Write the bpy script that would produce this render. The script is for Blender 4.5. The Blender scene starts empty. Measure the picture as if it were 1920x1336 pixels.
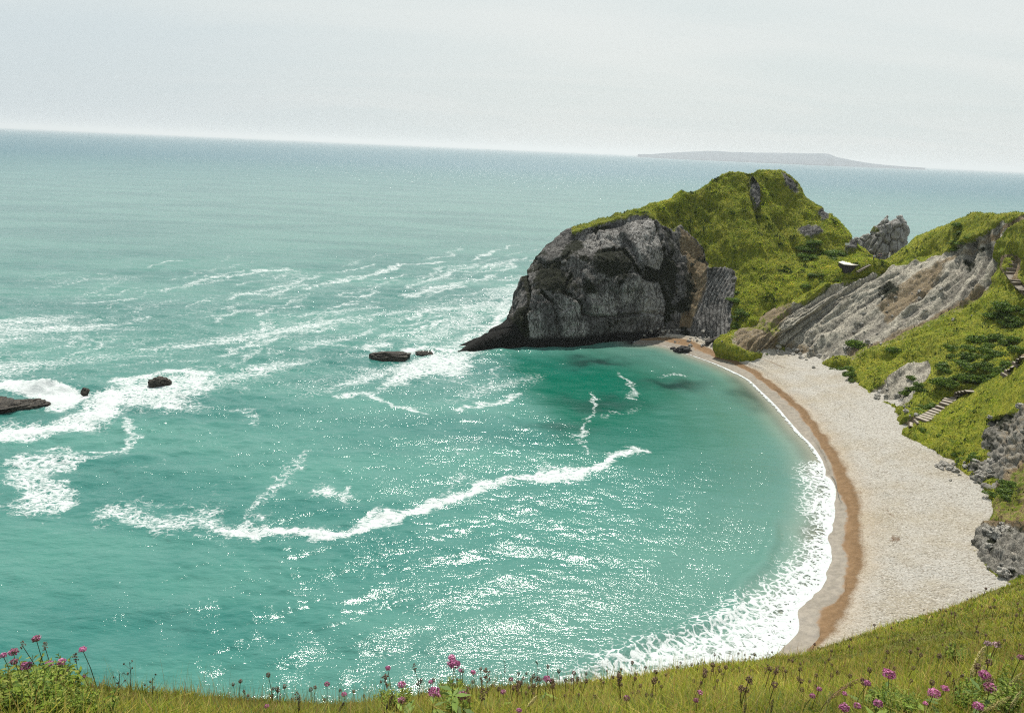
import bpy, math, random
import numpy as np
from mathutils import Vector, Matrix
from mathutils.bvhtree import BVHTree
RS = np.random.RandomState(7)
random.seed(7)
SC = bpy.context.scene
COL = SC.collection

# ------------------------------------------------------------------ camera
CAM_H = 48.0
FPX = 1386.0                       # focal length in photo pixels (1920 wide)
AL = math.atan2(83, 1920)          # roll: the horizon drops to the right
TH = math.atan2((668 - 279.5) * math.cos(AL), FPX)
_R = np.array([1, 0, 0.]); F_ = np.array([0, math.cos(TH), -math.sin(TH)]); _U = np.array([0, math.sin(TH), math.cos(TH)])
R_ = math.cos(AL) * _R + math.sin(AL) * _U
U_ = -math.sin(AL) * _R + math.cos(AL) * _U
C0 = np.array([0, 0, CAM_H])

def ray(px, py):
    return F_ + R_ * (px - 960) / FPX + U_ * (668 - py) / FPX
def atz(px, py, z=0.0):
    d = ray(px, py); return C0 + d * ((z - CAM_H) / d[2])
def atD(px, py, D):
    d = ray(px, py); return C0 + d * (D / math.hypot(d[0], d[1]))
def dist(p): return math.hypot(p[0], p[1])
def proj(P):
    Q = P - C0
    zf = np.maximum(Q @ F_, 1e-3)
    return np.stack([960 + FPX * (Q @ R_) / zf, 668 - FPX * (Q @ U_) / zf], -1)

cam = bpy.data.cameras.new('camera'); cam.sensor_width = 36; cam.lens = 36 * FPX / 1920
cam.clip_start = 0.05; cam.clip_end = 300000
camo = bpy.data.objects.new('camera', cam); COL.objects.link(camo)
M = Matrix(((R_[0], U_[0], -F_[0], 0), (R_[1], U_[1], -F_[1], 0), (R_[2], U_[2], -F_[2], CAM_H), (0, 0, 0, 1)))
camo.matrix_world = M
SC.camera = camo

# ------------------------------------------------------------------ noise
def _h(ix, iy, iz, s):
    h = (ix.astype(np.uint32) * np.uint32(374761393) + iy.astype(np.uint32) * np.uint32(668265263)
         + iz.astype(np.uint32) * np.uint32(2147483647) + np.uint32((s * 974711) & 0xffffffff))
    h = (h ^ (h >> np.uint32(13))) * np.uint32(1274126177)
    h = (h ^ (h >> np.uint32(16))) * np.uint32(2246822519)
    h = h ^ (h >> np.uint32(15))
    return h.astype(np.float64) / 4294967295.0
def vn(P, s=0):
    i = np.floor(P).astype(np.int64); f = P - i; f = f * f * f * (f * (f * 6 - 15) + 10)
    i = i.astype(np.int32)
    out = 0
    for dx in (0, 1):
        wx = f[:, 0] if dx else 1 - f[:, 0]
        for dy in (0, 1):
            wy = f[:, 1] if dy else 1 - f[:, 1]
            for dz in (0, 1):
                wz = f[:, 2] if dz else 1 - f[:, 2]
                out = out + wx * wy * wz * _h(i[:, 0] + dx, i[:, 1] + dy, i[:, 2] + dz, s)
    return out * 2 - 1
def fbm(P, s=0, o=4, g=0.5, l=2.03):
    a = 1; t = 0; out = 0
    for k in range(o):
        out = out + a * vn(P * (l ** k) + 17.3 * k, s + k); t += a; a *= g
    return out / t
def ridged(P, s=0, o=4, g=0.5):
    a = 1; t = 0; out = 0
    for k in range(o):
        out = out + a * (1 - 2 * np.abs(vn(P * (2.07 ** k) + 9.1 * k, s + k))); t += a; a *= g
    return out / t
def worley(P, s=0):
    i = np.floor(P).astype(np.int32); n = len(P)
    f1 = np.full(n, 9.); f2 = np.full(n, 9.); r = np.zeros(n)
    for dx in (-1, 0, 1):
        for dy in (-1, 0, 1):
            for dz in (-1, 0, 1):
                a, b, c = i[:, 0] + dx, i[:, 1] + dy, i[:, 2] + dz
                q = np.stack([a + _h(a, b, c, s), b + _h(a, b, c, s + 1), c + _h(a, b, c, s + 2)], -1)
                d = np.linalg.norm(q - P, axis=1)
                m = d < f1
                f2 = np.where(m, f1, np.minimum(f2, d)); r = np.where(m, _h(a, b, c, s + 3), r); f1 = np.where(m, d, f1)
    return f1, f2, r
def sm(a, b, x):
    t = np.clip((x - a) / (b - a), 0, 1); return t * t * (3 - 2 * t)
def poly_sd(Q, poly):
    """signed distance to a polygon (positive inside)"""
    poly = np.array(poly, float); n = len(poly); d = np.full(len(Q), 1e9); ins = np.zeros(len(Q), bool)
    for k in range(n):
        a = poly[k]; b = poly[(k + 1) % n]; e = b - a
        w = Q - a; t = np.clip((w @ e) / max(e @ e, 1e-9), 0, 1)
        d = np.minimum(d, np.linalg.norm(w - t[:, None] * e, axis=1))
        c = (a[1] > Q[:, 1]) != (b[1] > Q[:, 1])
        xi = a[0] + (Q[:, 1] - a[1]) * e[0] / (e[1] if abs(e[1]) > 1e-9 else 1e-9)
        ins ^= c & (Q[:, 0] < xi)
    return np.where(ins, d, -d)
def line_d(Q, pts):
    pts = np.array(pts, float); d = np.full(len(Q), 1e9)
    for a, b in zip(pts[:-1], pts[1:]):
        e = b - a; w = Q - a; t = np.clip((w @ e) / max(e @ e, 1e-9), 0, 1)
        d = np.minimum(d, np.linalg.norm(w - t[:, None] * e, axis=1))
    return d

# ------------------------------------------------------------------ mesh helpers
def np_mesh(name, V, Fc, mat=None, attrs=None, smooth=True, parent=None):
    """Fc: (n,k) int array with k = 3 or 4, or a list of such arrays"""
    me = bpy.data.meshes.new(name)
    Fs = [np.asarray(a) for a in (Fc if isinstance(Fc, list) else [Fc]) if len(a)]
    V = np.ascontiguousarray(V, np.float32)
    me.vertices.add(len(V)); me.vertices.foreach_set('co', V.ravel())
    nl = sum(a.size for a in Fs); npol = sum(len(a) for a in Fs)
    me.loops.add(nl); me.polygons.add(npol)
    me.loops.foreach_set('vertex_index', np.concatenate([a.ravel() for a in Fs]).astype(np.int32))
    tot = np.concatenate([np.full(len(a), a.shape[1], np.int32) for a in Fs])
    st = np.concatenate([[0], np.cumsum(tot)[:-1]]).astype(np.int32)
    me.polygons.foreach_set('loop_start', st)
    me.polygons.foreach_set('use_smooth', np.full(npol, smooth, bool))
    for k, a in (attrs or {}).items():
        a = np.asarray(a, np.float32)
        if a.ndim == 1:
            at = me.attributes.new(k, 'FLOAT', 'POINT'); at.data.foreach_set('value', a)
        else:
            at = me.attributes.new(k, 'FLOAT_VECTOR', 'POINT'); at.data.foreach_set('vector', np.ascontiguousarray(a).ravel())
    me.update(calc_edges=True); me.validate()
    if mat: me.materials.append(mat)
    o = bpy.data.objects.new(name, me); COL.objects.link(o)
    if parent: o.parent = parent
    return o
def tag(o, label=None, cat=None, group=None, kind=None):
    if label: o['label'] = label
    if cat: o['category'] = cat
    if group: o['group'] = group
    if kind: o['kind'] = kind
    return o
def empty(name, loc, rz=0):
    o = bpy.data.objects.new(name, None); COL.objects.link(o); o.location = loc; o.rotation_euler = (0, 0, rz); o.empty_display_size = .1
    return o
def copy_tree(o, parent=None):
    c = o.copy(); COL.objects.link(c)
    if parent: c.parent = parent
    for ch in list(o.children): copy_tree(ch, c)
    return c
def grid_faces(n, m):
    i = np.arange(n - 1)[:, None] * m + np.arange(m - 1)[None]
    return np.stack([i, i + m, i + m + 1, i + 1], -1).reshape(-1, 4)
def crom(A, k):
    """Catmull-Rom refinement of axis 0 by factor k"""
    n = len(A)
    E = np.concatenate([[2 * A[0] - A[1]], A, [2 * A[-1] - A[-2]]])
    t = np.arange(k) / k
    out = []
    for i in range(n - 1):
        p0, p1, p2, p3 = E[i], E[i + 1], E[i + 2], E[i + 3]
        for s in t:
            out.append(0.5 * (2 * p1 + (p2 - p0) * s + (2 * p0 - 5 * p1 + 4 * p2 - p3) * s * s + (3 * p1 - p0 - 3 * p2 + p3) * s ** 3))
    out.append(A[-1])
    return np.array(out)
def loft(cols, ku, kv):
    A = np.array(cols, float)
    A = crom(A, ku)
    A = np.swapaxes(crom(np.swapaxes(A, 0, 1), kv), 0, 1)
    return A
def grid_normals(A):
    du = np.gradient(A, axis=0); dv = np.gradient(A, axis=1)
    n = np.cross(du, dv); return n / np.maximum(np.linalg.norm(n, axis=2, keepdims=True), 1e-9)
def uvgrid(A):
    n, m = A.shape[:2]
    return np.meshgrid(np.arange(n), np.arange(m), indexing='ij')
def bvh_of(V, Fc): return BVHTree.FromPolygons([tuple(v) for v in V], [tuple(int(i) for i in f) for f in Fc])
def hit_px(bvh, px, py):
    d = Vector(ray(px, py)).normalized()
    h = bvh.ray_cast(Vector(C0), d, 2000)
    return None if h[0] is None else (np.array(h[0]), np.array(h[1]))
def drop(bvh, x, y, z=200):
    h = bvh.ray_cast(Vector((x, y, z)), Vector((0, 0, -1)), 600)
    return None if h[0] is None else np.array(h[0])

# ------------------------------------------------------------------ node helpers
class NT:
    def __init__(s, mat):
        s.t = mat.node_tree; s.t.nodes.clear()
    def n(s, typ, **kw):
        nd = s.t.nodes.new(typ); ins = kw.pop('ins', {})
        for k, v in kw.items(): setattr(nd, k, v)
        for k, v in ins.items(): s.set(nd.inputs[k], v)
        return nd
    def set(s, sock, v):
        if isinstance(v, bpy.types.NodeSocket): s.t.links.new(v, sock)
        elif isinstance(v, bpy.types.Node): s.t.links.new(v.outputs[0], sock)
        else:
            if isinstance(v, tuple) and len(v) == 3 and sock.type == 'RGBA': v = v + (1,)
            sock.default_value = v
    def m(s, op, a, b=None, c=None, clamp=False):
        nd = s.n('ShaderNodeMath', operation=op, use_clamp=clamp)
        s.set(nd.inputs[0], a)
        if b is not None: s.set(nd.inputs[1], b)
        if c is not None: s.set(nd.inputs[2], c)
        return nd.outputs[0]
    def mix(s, f, a, b, blend='MIX'):
        nd = s.n('ShaderNodeMix', data_type='RGBA', blend_type=blend)
        s.set(nd.inputs[0], f); s.set(nd.inputs[6], a); s.set(nd.inputs[7], b)
        return nd.outputs[2]
    def ss(s, x, a, b, lo=0., hi=1.):
        nd = s.n('ShaderNodeMapRange', interpolation_type='SMOOTHSTEP')
        s.set(nd.inputs[0], x); s.set(nd.inputs[1], a); s.set(nd.inputs[2], b); s.set(nd.inputs[3], lo); s.set(nd.inputs[4], hi)
        return nd.outputs[0]
    def attr(s, name, vec=False):
        nd = s.n('ShaderNodeAttribute', attribute_name=name); return nd.outputs['Vector' if vec else 'Fac']
    def noise(s, v, scale, detail=4, rough=.55, dist=0, dim='3D'):
        nd = s.n('ShaderNodeTexNoise', noise_dimensions=dim)
        s.set(nd.inputs['Vector'], v); nd.inputs['Scale'].default_value = scale; nd.inputs['Detail'].default_value = detail
        nd.inputs['Roughness'].default_value = rough; nd.inputs['Distortion'].default_value = dist
        return nd.outputs['Fac']
    def vor(s, v, scale, feature='F1', out='Distance', rnd=1.0):
        nd = s.n('ShaderNodeTexVoronoi', feature=feature); s.set(nd.inputs['Vector'], v); nd.inputs['Scale'].default_value = scale
        nd.inputs['Randomness'].default_value = rnd
        return nd.outputs[out]
    def map(s, v, scale=(1, 1, 1), rot=(0, 0, 0), loc=(0, 0, 0)):
        nd = s.n('ShaderNodeMapping'); s.set(nd.inputs[0], v)
        nd.inputs['Scale'].default_value = scale; nd.inputs['Rotation'].default_value = rot; nd.inputs['Location'].default_value = loc
        return nd.outputs[0]
    def bump(s, h, strength, distance, normal=None):
        nd = s.n('ShaderNodeBump'); s.set(nd.inputs['Height'], h); s.set(nd.inputs['Strength'], strength); s.set(nd.inputs['Distance'], distance)
        if normal is not None: s.set(nd.inputs['Normal'], normal)
        return nd.outputs[0]
    def pos(s): return s.n('ShaderNodeNewGeometry').outputs['Position']
    def obj(s): return s.n('ShaderNodeTexCoord').outputs['Object']
    def out(s, surf=None, vol=None):
        o = s.n('ShaderNodeOutputMaterial')
        if surf is not None: s.t.links.new(surf, o.inputs['Surface'])
        if vol is not None: s.t.links.new(vol, o.inputs['Volume'])
    def pbr(s, col, rough=.9, normal=None, spec=.3, **kw):
        nd = s.n('ShaderNodeBsdfPrincipled'); s.set(nd.inputs['Base Color'], col); s.set(nd.inputs['Roughness'], rough)
        nd.inputs['Specular IOR Level'].default_value = spec
        if normal is not None: s.set(nd.inputs['Normal'], normal)
        for k, v in kw.items(): s.set(nd.inputs[k], v)
        return nd.outputs[0]
def newmat(name):
    m = bpy.data.materials.new(name); m.use_nodes = True; return m, NT(m)
# ------------------------------------------------------------------ world, sun
SUN_EL, SUN_AZ = math.radians(61), math.radians(4)     # azimuth measured from +Y towards +X
W = bpy.data.worlds.new('World'); SC.world = W; W.use_nodes = True
t = NT(W)
sky = t.n('ShaderNodeTexSky', sky_type='NISHITA', sun_disc=False, sun_elevation=SUN_EL, sun_rotation=SUN_AZ,
          air_density=1.2, dust_density=4.0, ozone_density=1.0)
gen = t.n('ShaderNodeTexCoord').outputs['Generated']
sep = t.n('ShaderNodeSeparateXYZ'); t.set(sep.inputs[0], gen)
# thin high cloud: stretched noise over a flat cloud plane, seen through white haze
zc = t.m('MAXIMUM', sep.outputs[2], .02)
cx = t.m('DIVIDE', sep.outputs[0], t.m('ADD', zc, .12)); cy = t.m('DIVIDE', sep.outputs[1], t.m('ADD', zc, .12))
cv = t.n('ShaderNodeCombineXYZ'); t.set(cv.inputs[0], cx); t.set(cv.inputs[1], cy)
nz = t.noise(t.map(cv, (.38, .9, 1), (0, 0, .5)), 1.1, 5, .5, .6)
side = t.ss(t.m('ADD', sep.outputs[0], t.m('MULTIPLY', sep.outputs[2], -.35)), -.75, .1, 1, 0)          # a greyer bank of cloud low on one side
bank = t.m('MULTIPLY', t.ss(t.m('ADD', sep.outputs[2], t.m('MULTIPLY', nz, .10)), .24, .14), side)
hz = t.mix(t.ss(nz, .30, .72), (7.3, 8.0, 7.95), (8.1, 8.5, 8.35))
hz = t.mix(t.m('MULTIPLY', bank, .85), hz, (6.3, 7.25, 7.75))
hz = t.mix(t.ss(sep.outputs[2], .25, .7, 0, .8), hz, (5.6, 6.4, 7.2))
mixsky = t.mix(.9, sky.outputs[0], hz)
bg = t.n('ShaderNodeBackground'); t.set(bg.inputs[0], mixsky); bg.inputs[1].default_value = 0.077
ow = t.n('ShaderNodeOutputWorld'); t.t.links.new(bg.outputs[0], ow.inputs[0])
sl = bpy.data.lights.new('sun', 'SUN'); sl.energy = 4.7; sl.angle = math.radians(.53); sl.color = (1, .95, .87)
so = bpy.data.objects.new('sun', sl); COL.objects.link(so)
sd = Vector((math.sin(SUN_AZ) * math.cos(SUN_EL), math.cos(SUN_AZ) * math.cos(SUN_EL), math.sin(SUN_EL)))
so.rotation_euler = sd.to_track_quat('Z', 'Y').to_euler()
so.location = (0, 100, 300)
SC.view_settings.view_transform = 'Standard'; SC.view_settings.look = 'None'; SC.view_settings.exposure = .36; SC.view_settings.gamma = 1
SC.cycles.max_bounces = 6; SC.cycles.transparent_max_bounces = 8; SC.cycles.volume_bounces = 0; SC.cycles.sample_clamp_indirect = 4
SC.cycles.use_denoising = False
SC.cycles.denoising_prefilter = 'ACCURATE'
SC.cycles.filter_width = 1.15
try: SC.cycles.denoiser = 'OPENIMAGEDENOISE'
except Exception: pass

# ------------------------------------------------------------------ terrain material
def terrain_mat(name, rock_a, rock_b, rock_c, cell=.5, crack=1.0, bump=1.0):
    m, t = newmat(name)
    p = t.pos()
    g = t.attr('grass'); wet = t.attr('wet'); soil = t.attr('soil'); moss_shade = t.attr('moss_shade')
    n1 = t.noise(p, .22, 6, .6); n2 = t.noise(p, 1.3, 6, .65); n3 = t.noise(p, 6, 5, .7)
    blk = t.vor(t.map(p, (1, 1, .7)), cell, 'F1', 'Color'); bs = t.n('ShaderNodeSeparateColor'); t.set(bs.inputs[0], blk)
    fis = t.noise(t.map(p, (1, 1, .38)), .55, 6, .68, 1.2)
    fr = t.m('ABSOLUTE', t.m('SUBTRACT', fis, .5))
    fis2 = t.noise(t.map(p, (1, 1, .5), (.3, .2, 0)), 1.9, 4, .7, 1.0)
    fr2 = t.m('ABSOLUTE', t.m('SUBTRACT', fis2, .5))
    rock = t.mix(t.ss(n1, .3, .7), rock_a, rock_b)
    rock = t.mix(t.m('MULTIPLY', bs.outputs[0], .55), rock, rock_c)
    rock = t.mix(t.ss(n2, .45, .75, 0, .7), rock, tuple(c * .45 for c in rock_a))
    streak = t.attr('streak')
    rock = t.mix(t.ss(t.m('ADD', streak, t.m('MULTIPLY', t.m('SUBTRACT', n2, .5), .5)), .1, .8), rock, tuple(min(c * 1.35, .6) for c in rock_b))
    rock = t.mix(t.ss(t.m('ADD', t.m('MULTIPLY', streak, -1), t.m('MULTIPLY', t.m('SUBTRACT', n2, .5), .6)), .15, .8, 0, .8), rock, tuple(c * .4 for c in rock_a))
    crk = t.m('MULTIPLY', t.ss(fr, .0, .035, 1 - crack, 1), t.ss(fr2, .0, .03, 1 - crack * .6, 1))
    rock = t.mix(crk, (.022, .021, .017), rock)
    so_ = t.mix(t.ss(n2, .35, .65), (.20, .135, .07), (.34, .27, .17))
    so_ = t.mix(t.ss(n3, .45, .7), so_, (.09, .07, .035))
    rock = t.mix(t.ss(t.m('ADD', soil, t.m('MULTIPLY', t.m('SUBTRACT', n2, .5), .9)), .3, .7), rock, so_)
    ms = t.mix(t.ss(n3, .35, .65), (.007, .009, .005), (.026, .03, .012))
    rock = t.mix(t.ss(t.m('ADD', moss_shade, t.m('MULTIPLY', t.m('SUBTRACT', n2, .5), 1.2)), .35, .65), rock, ms)
    rock = t.mix(t.ss(t.m('ADD', wet, t.m('MULTIPLY', t.m('SUBTRACT', n2, .5), .6)), .3, .7), rock, (.010, .010, .008))
    ga = t.mix(t.ss(n1, .3, .7), (.21, .24, .014), (.31, .30, .03))
    ga = t.mix(t.ss(n2, .4, .72), ga, (.08, .13, .012))
    ga = t.mix(t.ss(n3, .5, .75, 0, .6), ga, (.27, .25, .07))
    gm = t.ss(t.m('ADD', g, t.m('MULTIPLY', t.m('SUBTRACT', n2, .5), .8)), .4, .6)
    col = t.mix(gm, rock, ga)
    h = t.m('ADD', t.m('MULTIPLY', crk, .35), t.m('ADD', t.m('MULTIPLY', n2, .7), t.m('MULTIPLY', n3, .35)))
    nrm = t.bump(h, .9 * bump, .7)
    t.out(t.pbr(col, .92, nrm, .2))
    return m
M_head = terrain_mat('limestone_cliff', (.13, .128, .122), (.24, .232, .215), (.36, .345, .315), .16)
M_hill = terrain_mat('chalk_slip', (.235, .215, .175), (.335, .31, .25), (.28, .262, .225), .5, .45)
M_spur = terrain_mat('crag_rock', (.20, .19, .165), (.37, .355, .31), (.25, .23, .185), .75, .3)

def finish_patch(name, A, masks, mat, disp, extra=None):
    """displace grid A along its normals; masks(px, P) -> dict of attributes"""
    n, m = A.shape[:2]
    N = grid_normals(A)
    P = A.reshape(-1, 3); Nn = N.reshape(-1, 3)
    q = proj(P)
    at = masks(q, P)
    uu, vv = uvgrid(A)
    at.setdefault('streak', np.zeros(len(P)))
    d = disp(P, Nn, q, at, uu.ravel(), vv.ravel())
    V = P + (Nn * d[:, None] if d.ndim == 1 else d)
    Fc = grid_faces(n, m)
    o = np_mesh(name, V, Fc, mat, at)
    return o, V, Fc, at
def soft(q, poly, w=6.): return sm(-w, w, poly_sd(q, poly))
def blob(q, c, rx, ry, rot=0):
    c_, s_ = math.cos(rot), math.sin(rot); dx = q[:, 0] - c[0]; dy = q[:, 1] - c[1]
    x = (dx * c_ + dy * s_) / rx; y = (-dx * s_ + dy * c_) / ry
    return np.exp(-(x * x + y * y))

# ------------------------------------------------------------------ headland
def head_col(base, ridge, prof, back):
    bx, by, bz, rx, ry, rd = *base, *ridge
    b = atz(bx, by, bz) if bz < 90 else atD(bx, by, bz)   # bz >= 90 means a distance
    bd = dist(b); r = atD(rx, ry, rd)
    pts = []
    dirv = np.array([b[0], b[1]]) / bd
    pts.append(np.array([b[0] - dirv[0] * 1.2, b[1] - dirv[1] * 1.2, b[2] - 4]))
    pts.append(b)
    for tt, fr in prof:
        pts.append(atD(bx + (rx - bx) * tt, by + (ry - by) * tt, bd + (rd - bd) * fr))
    pts.append(r)
    rdv = np.array([r[0], r[1]]) / rd
    for k, (dd, dz) in enumerate(((4, -1.2), (12, -.30), (22, -.75), (30, -1.15))):
        z = r[2] + dz if k == 0 else r[2] * (1 + dz)
        pts.append(np.array([r[0] + rdv[0] * dd * back, r[1] + rdv[1] * dd * back, max(z, -3) if k < 3 else -4]))
    return pts
CL = ((.2, .03), (.42, .10), (.64, .24), (.85, .56))
MD = ((.2, .10), (.42, .26), (.64, .48), (.85, .76))
GR = ((.2, .20), (.42, .42), (.64, .64), (.85, .85))
head = [
 ((858, 660, 0), (861, 657, 178), CL, .1),
 ((905, 656, 0), (910, 624, 182), CL, .3),
 ((950, 653, 0), (953, 594, 188), CL, .5),
 ((985, 652, 0), (972, 548, 192), CL, .6),
 ((1030, 651, 0), (1000, 490, 197), CL, .7),
 ((1080, 649, 0), (1045, 444, 202), CL, .8),
 ((1130, 643, 0), (1105, 423, 207), CL, .8),
 ((1180, 636, 0.5), (1160, 408, 212), CL, .9),
 ((1215, 627, 1.5), (1210, 393, 217), CL, .9),
 ((1255, 616, 2.5), (1262, 369, 224), MD, 1),
 ((1310, 617, 3), (1305, 357, 230), GR, 1),
 ((1358, 637, 3), (1350, 330, 232), GR, 1),
 ((1376, 632, 4), (1405, 321, 233), GR, 1),
 ((1402, 610, 192), (1445, 326, 235), GR, 1),
 ((1445, 583, 196), (1478, 337, 236), GR, 1),
 ((1490, 560, 199), (1502, 358, 235), GR, 1),
 ((1530, 537, 202), (1535, 387, 232), GR, 1),
 ((1565, 522, 205), (1578, 420, 228), GR, .9),
 ((1600, 510, 207), (1612, 455, 222), GR, .8),
 ((1640, 503, 209), (1648, 488, 218), GR, .8),
 ((1690, 500, 210), (1690, 490, 220), GR, .8),
]
A_head = loft([head_col(*c) for c in head], 30, 28)
HEAD_GRASS = [(1175, 404), (1195, 404), (1212, 400), (1232, 413), (1262, 432), (1274, 419), (1300, 444), (1320, 480), (1333, 502), (1360, 502), (1384, 522), (1376, 550), (1366, 610), (1360, 645), (1420, 660), (1460, 600), (1700, 520), (1700, 300), (1175, 300)]
def head_masks(q, P):
    wob = np.stack([fbm(P * .25, 3), fbm(P * .25, 9)], -1) * 9
    qq = q + wob
    g = soft(qq, HEAD_GRASS, 5)
    rock_out = np.maximum.reduce([blob(qq, (1416, 358), 9, 34, -.15), blob(qq, (1520, 428), 26, 13), blob(qq, (1480, 345), 22, 8, .6),
                                  .9 * blob(qq, (1545, 400), 14, 10, .6), .9 * blob(qq, (1598, 452), 10, 16, .4)])
    g = np.clip(g - 1.1 * rock_out, 0, 1)
    strip = sm(.55, .8, 1 - sm(2, 9, np.abs(line_d(q, [(1075, 434), (1105, 424), (1160, 409), (1212, 394)])))) * .62
    g = np.maximum(g, strip)
    soil = np.maximum(soft(qq, [(1270, 425), (1295, 440), (1330, 500), (1318, 560), (1296, 615), (1272, 612), (1290, 540), (1276, 470)], 6) * .75,
                      .7 * blob(qq, (1410, 625), 40, 25))
    moss_shade = np.maximum.reduce([blob(qq, (1157, 495), 48, 34), .95 * blob(qq, (1098, 533), 34, 22, .4), .95 * blob(qq, (1040, 515), 42, 34), .8 * blob(qq, (1256, 500), 12, 75, -.06),
                              .7 * blob(qq, (1085, 455), 40, 14, -.5), .85 * blob(qq, (1305, 385), 70, 22, -.35), .75 * blob(qq, (1420, 340), 40, 14), .7 * blob(qq, (1290, 545), 18, 60),
                              .9 * blob(qq, (1375, 565), 16, 50)])
    moss_shade *= 1 - .9 * sm(.3, .7, g) * (qq[:, 0] > 1330)
    wet = np.clip(1.15 - (P[:, 2] - .5) / 3.2, 0, 1) * (q[:, 0] < 1235)
    wet = np.maximum(wet, soft(qq, [(840, 680), (900, 610), (950, 590), (985, 640), (990, 680)], 8))
    back = P[:, 1] > 0
    return {'grass': g, 'soil': soil, 'moss_shade': np.clip(moss_shade, 0, 1), 'wet': wet}
CRACKS = [[(1217, 400), (1229, 420), (1247, 487), (1243, 522), (1253, 563), (1247, 613)], [(1167, 460), (1190, 493), (1207, 520), (1240, 527)], [(1087, 563), (1097, 590), (1140, 595), (1200, 587), (1245, 590)], [(1040, 567), (1046, 600), (1053, 635)],
          [(1073, 510), (1060, 547), (1087, 563)], [(987, 513), (990, 560), (983, 613)], [(1120, 430), (1130, 470), (1165, 462)], [(1015, 545), (1040, 567)], [(1140, 595), (1150, 630)], [(1165, 530), (1170, 575), (1160, 592)]]
SLABS = [[(1172, 405), (1224, 408), (1243, 480), (1240, 506), (1203, 492), (1186, 450)], [(1206, 527), (1240, 531), (1252, 570), (1242, 605), (1196, 584)], [(1166, 532), (1200, 520), (1194, 560), (1166, 575)], [(1044, 562), (1080, 552), (1088, 590), (1060, 596)], [(1104, 548), (1150, 556), (1158, 590), (1108, 590)], [(1058, 600), (1100, 605), (1095, 636), (1058, 638)], [(1085, 440), (1160, 425), (1165, 455), (1110, 470)], [(990, 585), (1015, 580), (1020, 640), (992, 640)]]
def head_disp(P, N, q, at, u, v):
    rk = 1 - sm(.4, .6, at['grass'])
    f1, f2, r = worley(P * np.array([.105, .105, .085]) + .35 * np.stack([fbm(P * .12, 31), fbm(P * .12, 32), fbm(P * .12, 33)], -1), 5)
    edge = 1 - sm(0, .10, f2 - f1)
    f1b, f2b, rb = worley(P * np.array([.5, .5, .30]) + .3 * fbm(P * .4, 35)[:, None], 15)
    blk = (r - .5) * 1.2 - edge * .22 + (rb - .5) * .30 - (1 - sm(0, .10, f2b - f1b)) * .16
    rough = fbm(P * .12, 41, 5, .45) * 1.8 + ridged(P * np.array([.5, .5, .22]), 43, 4) * .28
    cd = np.full(len(P), 99.); qc = q + np.stack([fbm(P * .5, 45), fbm(P * .5, 46)], -1) * 4
    for L in CRACKS: cd = np.minimum(cd, line_d(qc, L))
    rough = rough - .8 * (1 - sm(.5, 4.5, cd))
    # contorted bedding: thin curved ribs near the inner end of the cliff
    st = soft(q, [(1296, 632), (1303, 575), (1326, 520), (1356, 496), (1374, 545), (1362, 650), (1330, 645)], 13)
    s = (q[:, 0] - 1300) * .82 + (q[:, 1] - 560) * .30 + 10 * np.sin((q[:, 1] - 500) / 38.) + fbm(P * .2, 51) * 5
    at['streak'] = at['streak'] + 0.
    ribs = np.abs(((s / 6.2) % 1) - .5) * 2
    rockd = (blk + rough) * (1 - st) + st * (ribs ** .8 * .75 - .5 + rough * .25)
    slab = np.zeros(len(P))
    for L in SLABS: slab = np.maximum(slab, soft(qc, L, 5))
    blobs = at['moss_shade'].copy(); mn = fbm(P * np.array([.22, .22, .14]), 68, 5, .6)
    at['moss_shade'] = np.where(q[:, 0] < 1290, np.clip(at['moss_shade'] * (1.0 + 1.1 * mn) + (1 - sm(1, 6, cd)) * .5 + .5 * sm(1030, 985, q[:, 0]) * (.6 + mn), 0, 1), at['moss_shade'])
    at['moss_shade'] = at['moss_shade'] * (1 - .75 * slab * sm(.75, .3, blobs))
    at['streak'] = st * (ribs * 1.0 - .6) + slab * 1.0 - .5 * (1 - slab) * (1 - st) * rk
    at['moss_shade'] = np.clip(at['moss_shade'] * (1 - st) + .8 * (1 - slab) * (1 - st) * rk * sm(-.1, .3, fbm(P * np.array([.10, .10, .16]), 67, 4)), 0, 1)  # extra moss also paints shade into the cliff's hollows
    rockd *= 1 - .55 * at['wet']
    led = (P[:, 2] < 3) & (q[:, 0] < 1235)
    grassd = fbm(P * .09, 61, 5, .5) * 2.8 + ridged(np.stack([P[:, 0] * .25 + P[:, 2] * .15, P[:, 1] * .1, P[:, 2] * .12], -1), 65, 3) * .55
    # gully down the grass face
    gul = blob(q, (1420, 380), 10, 70, -.2) * 2.6 + blob(q, (1470, 430), 8, 60, -.55) * 1.6
    grassd = grassd - gul
    d = rk * rockd + (1 - rk) * grassd
    d *= sm(0, 20, v) * .9 + .1
    d *= sm(-1, 30, u)
    return d
head_o, V_head, F_head, AT_head = finish_patch('headland', A_head, head_masks, M_head, head_disp)
tag(head_o, kind='structure')
bvh_head = bvh_of(V_head, F_head)

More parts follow.
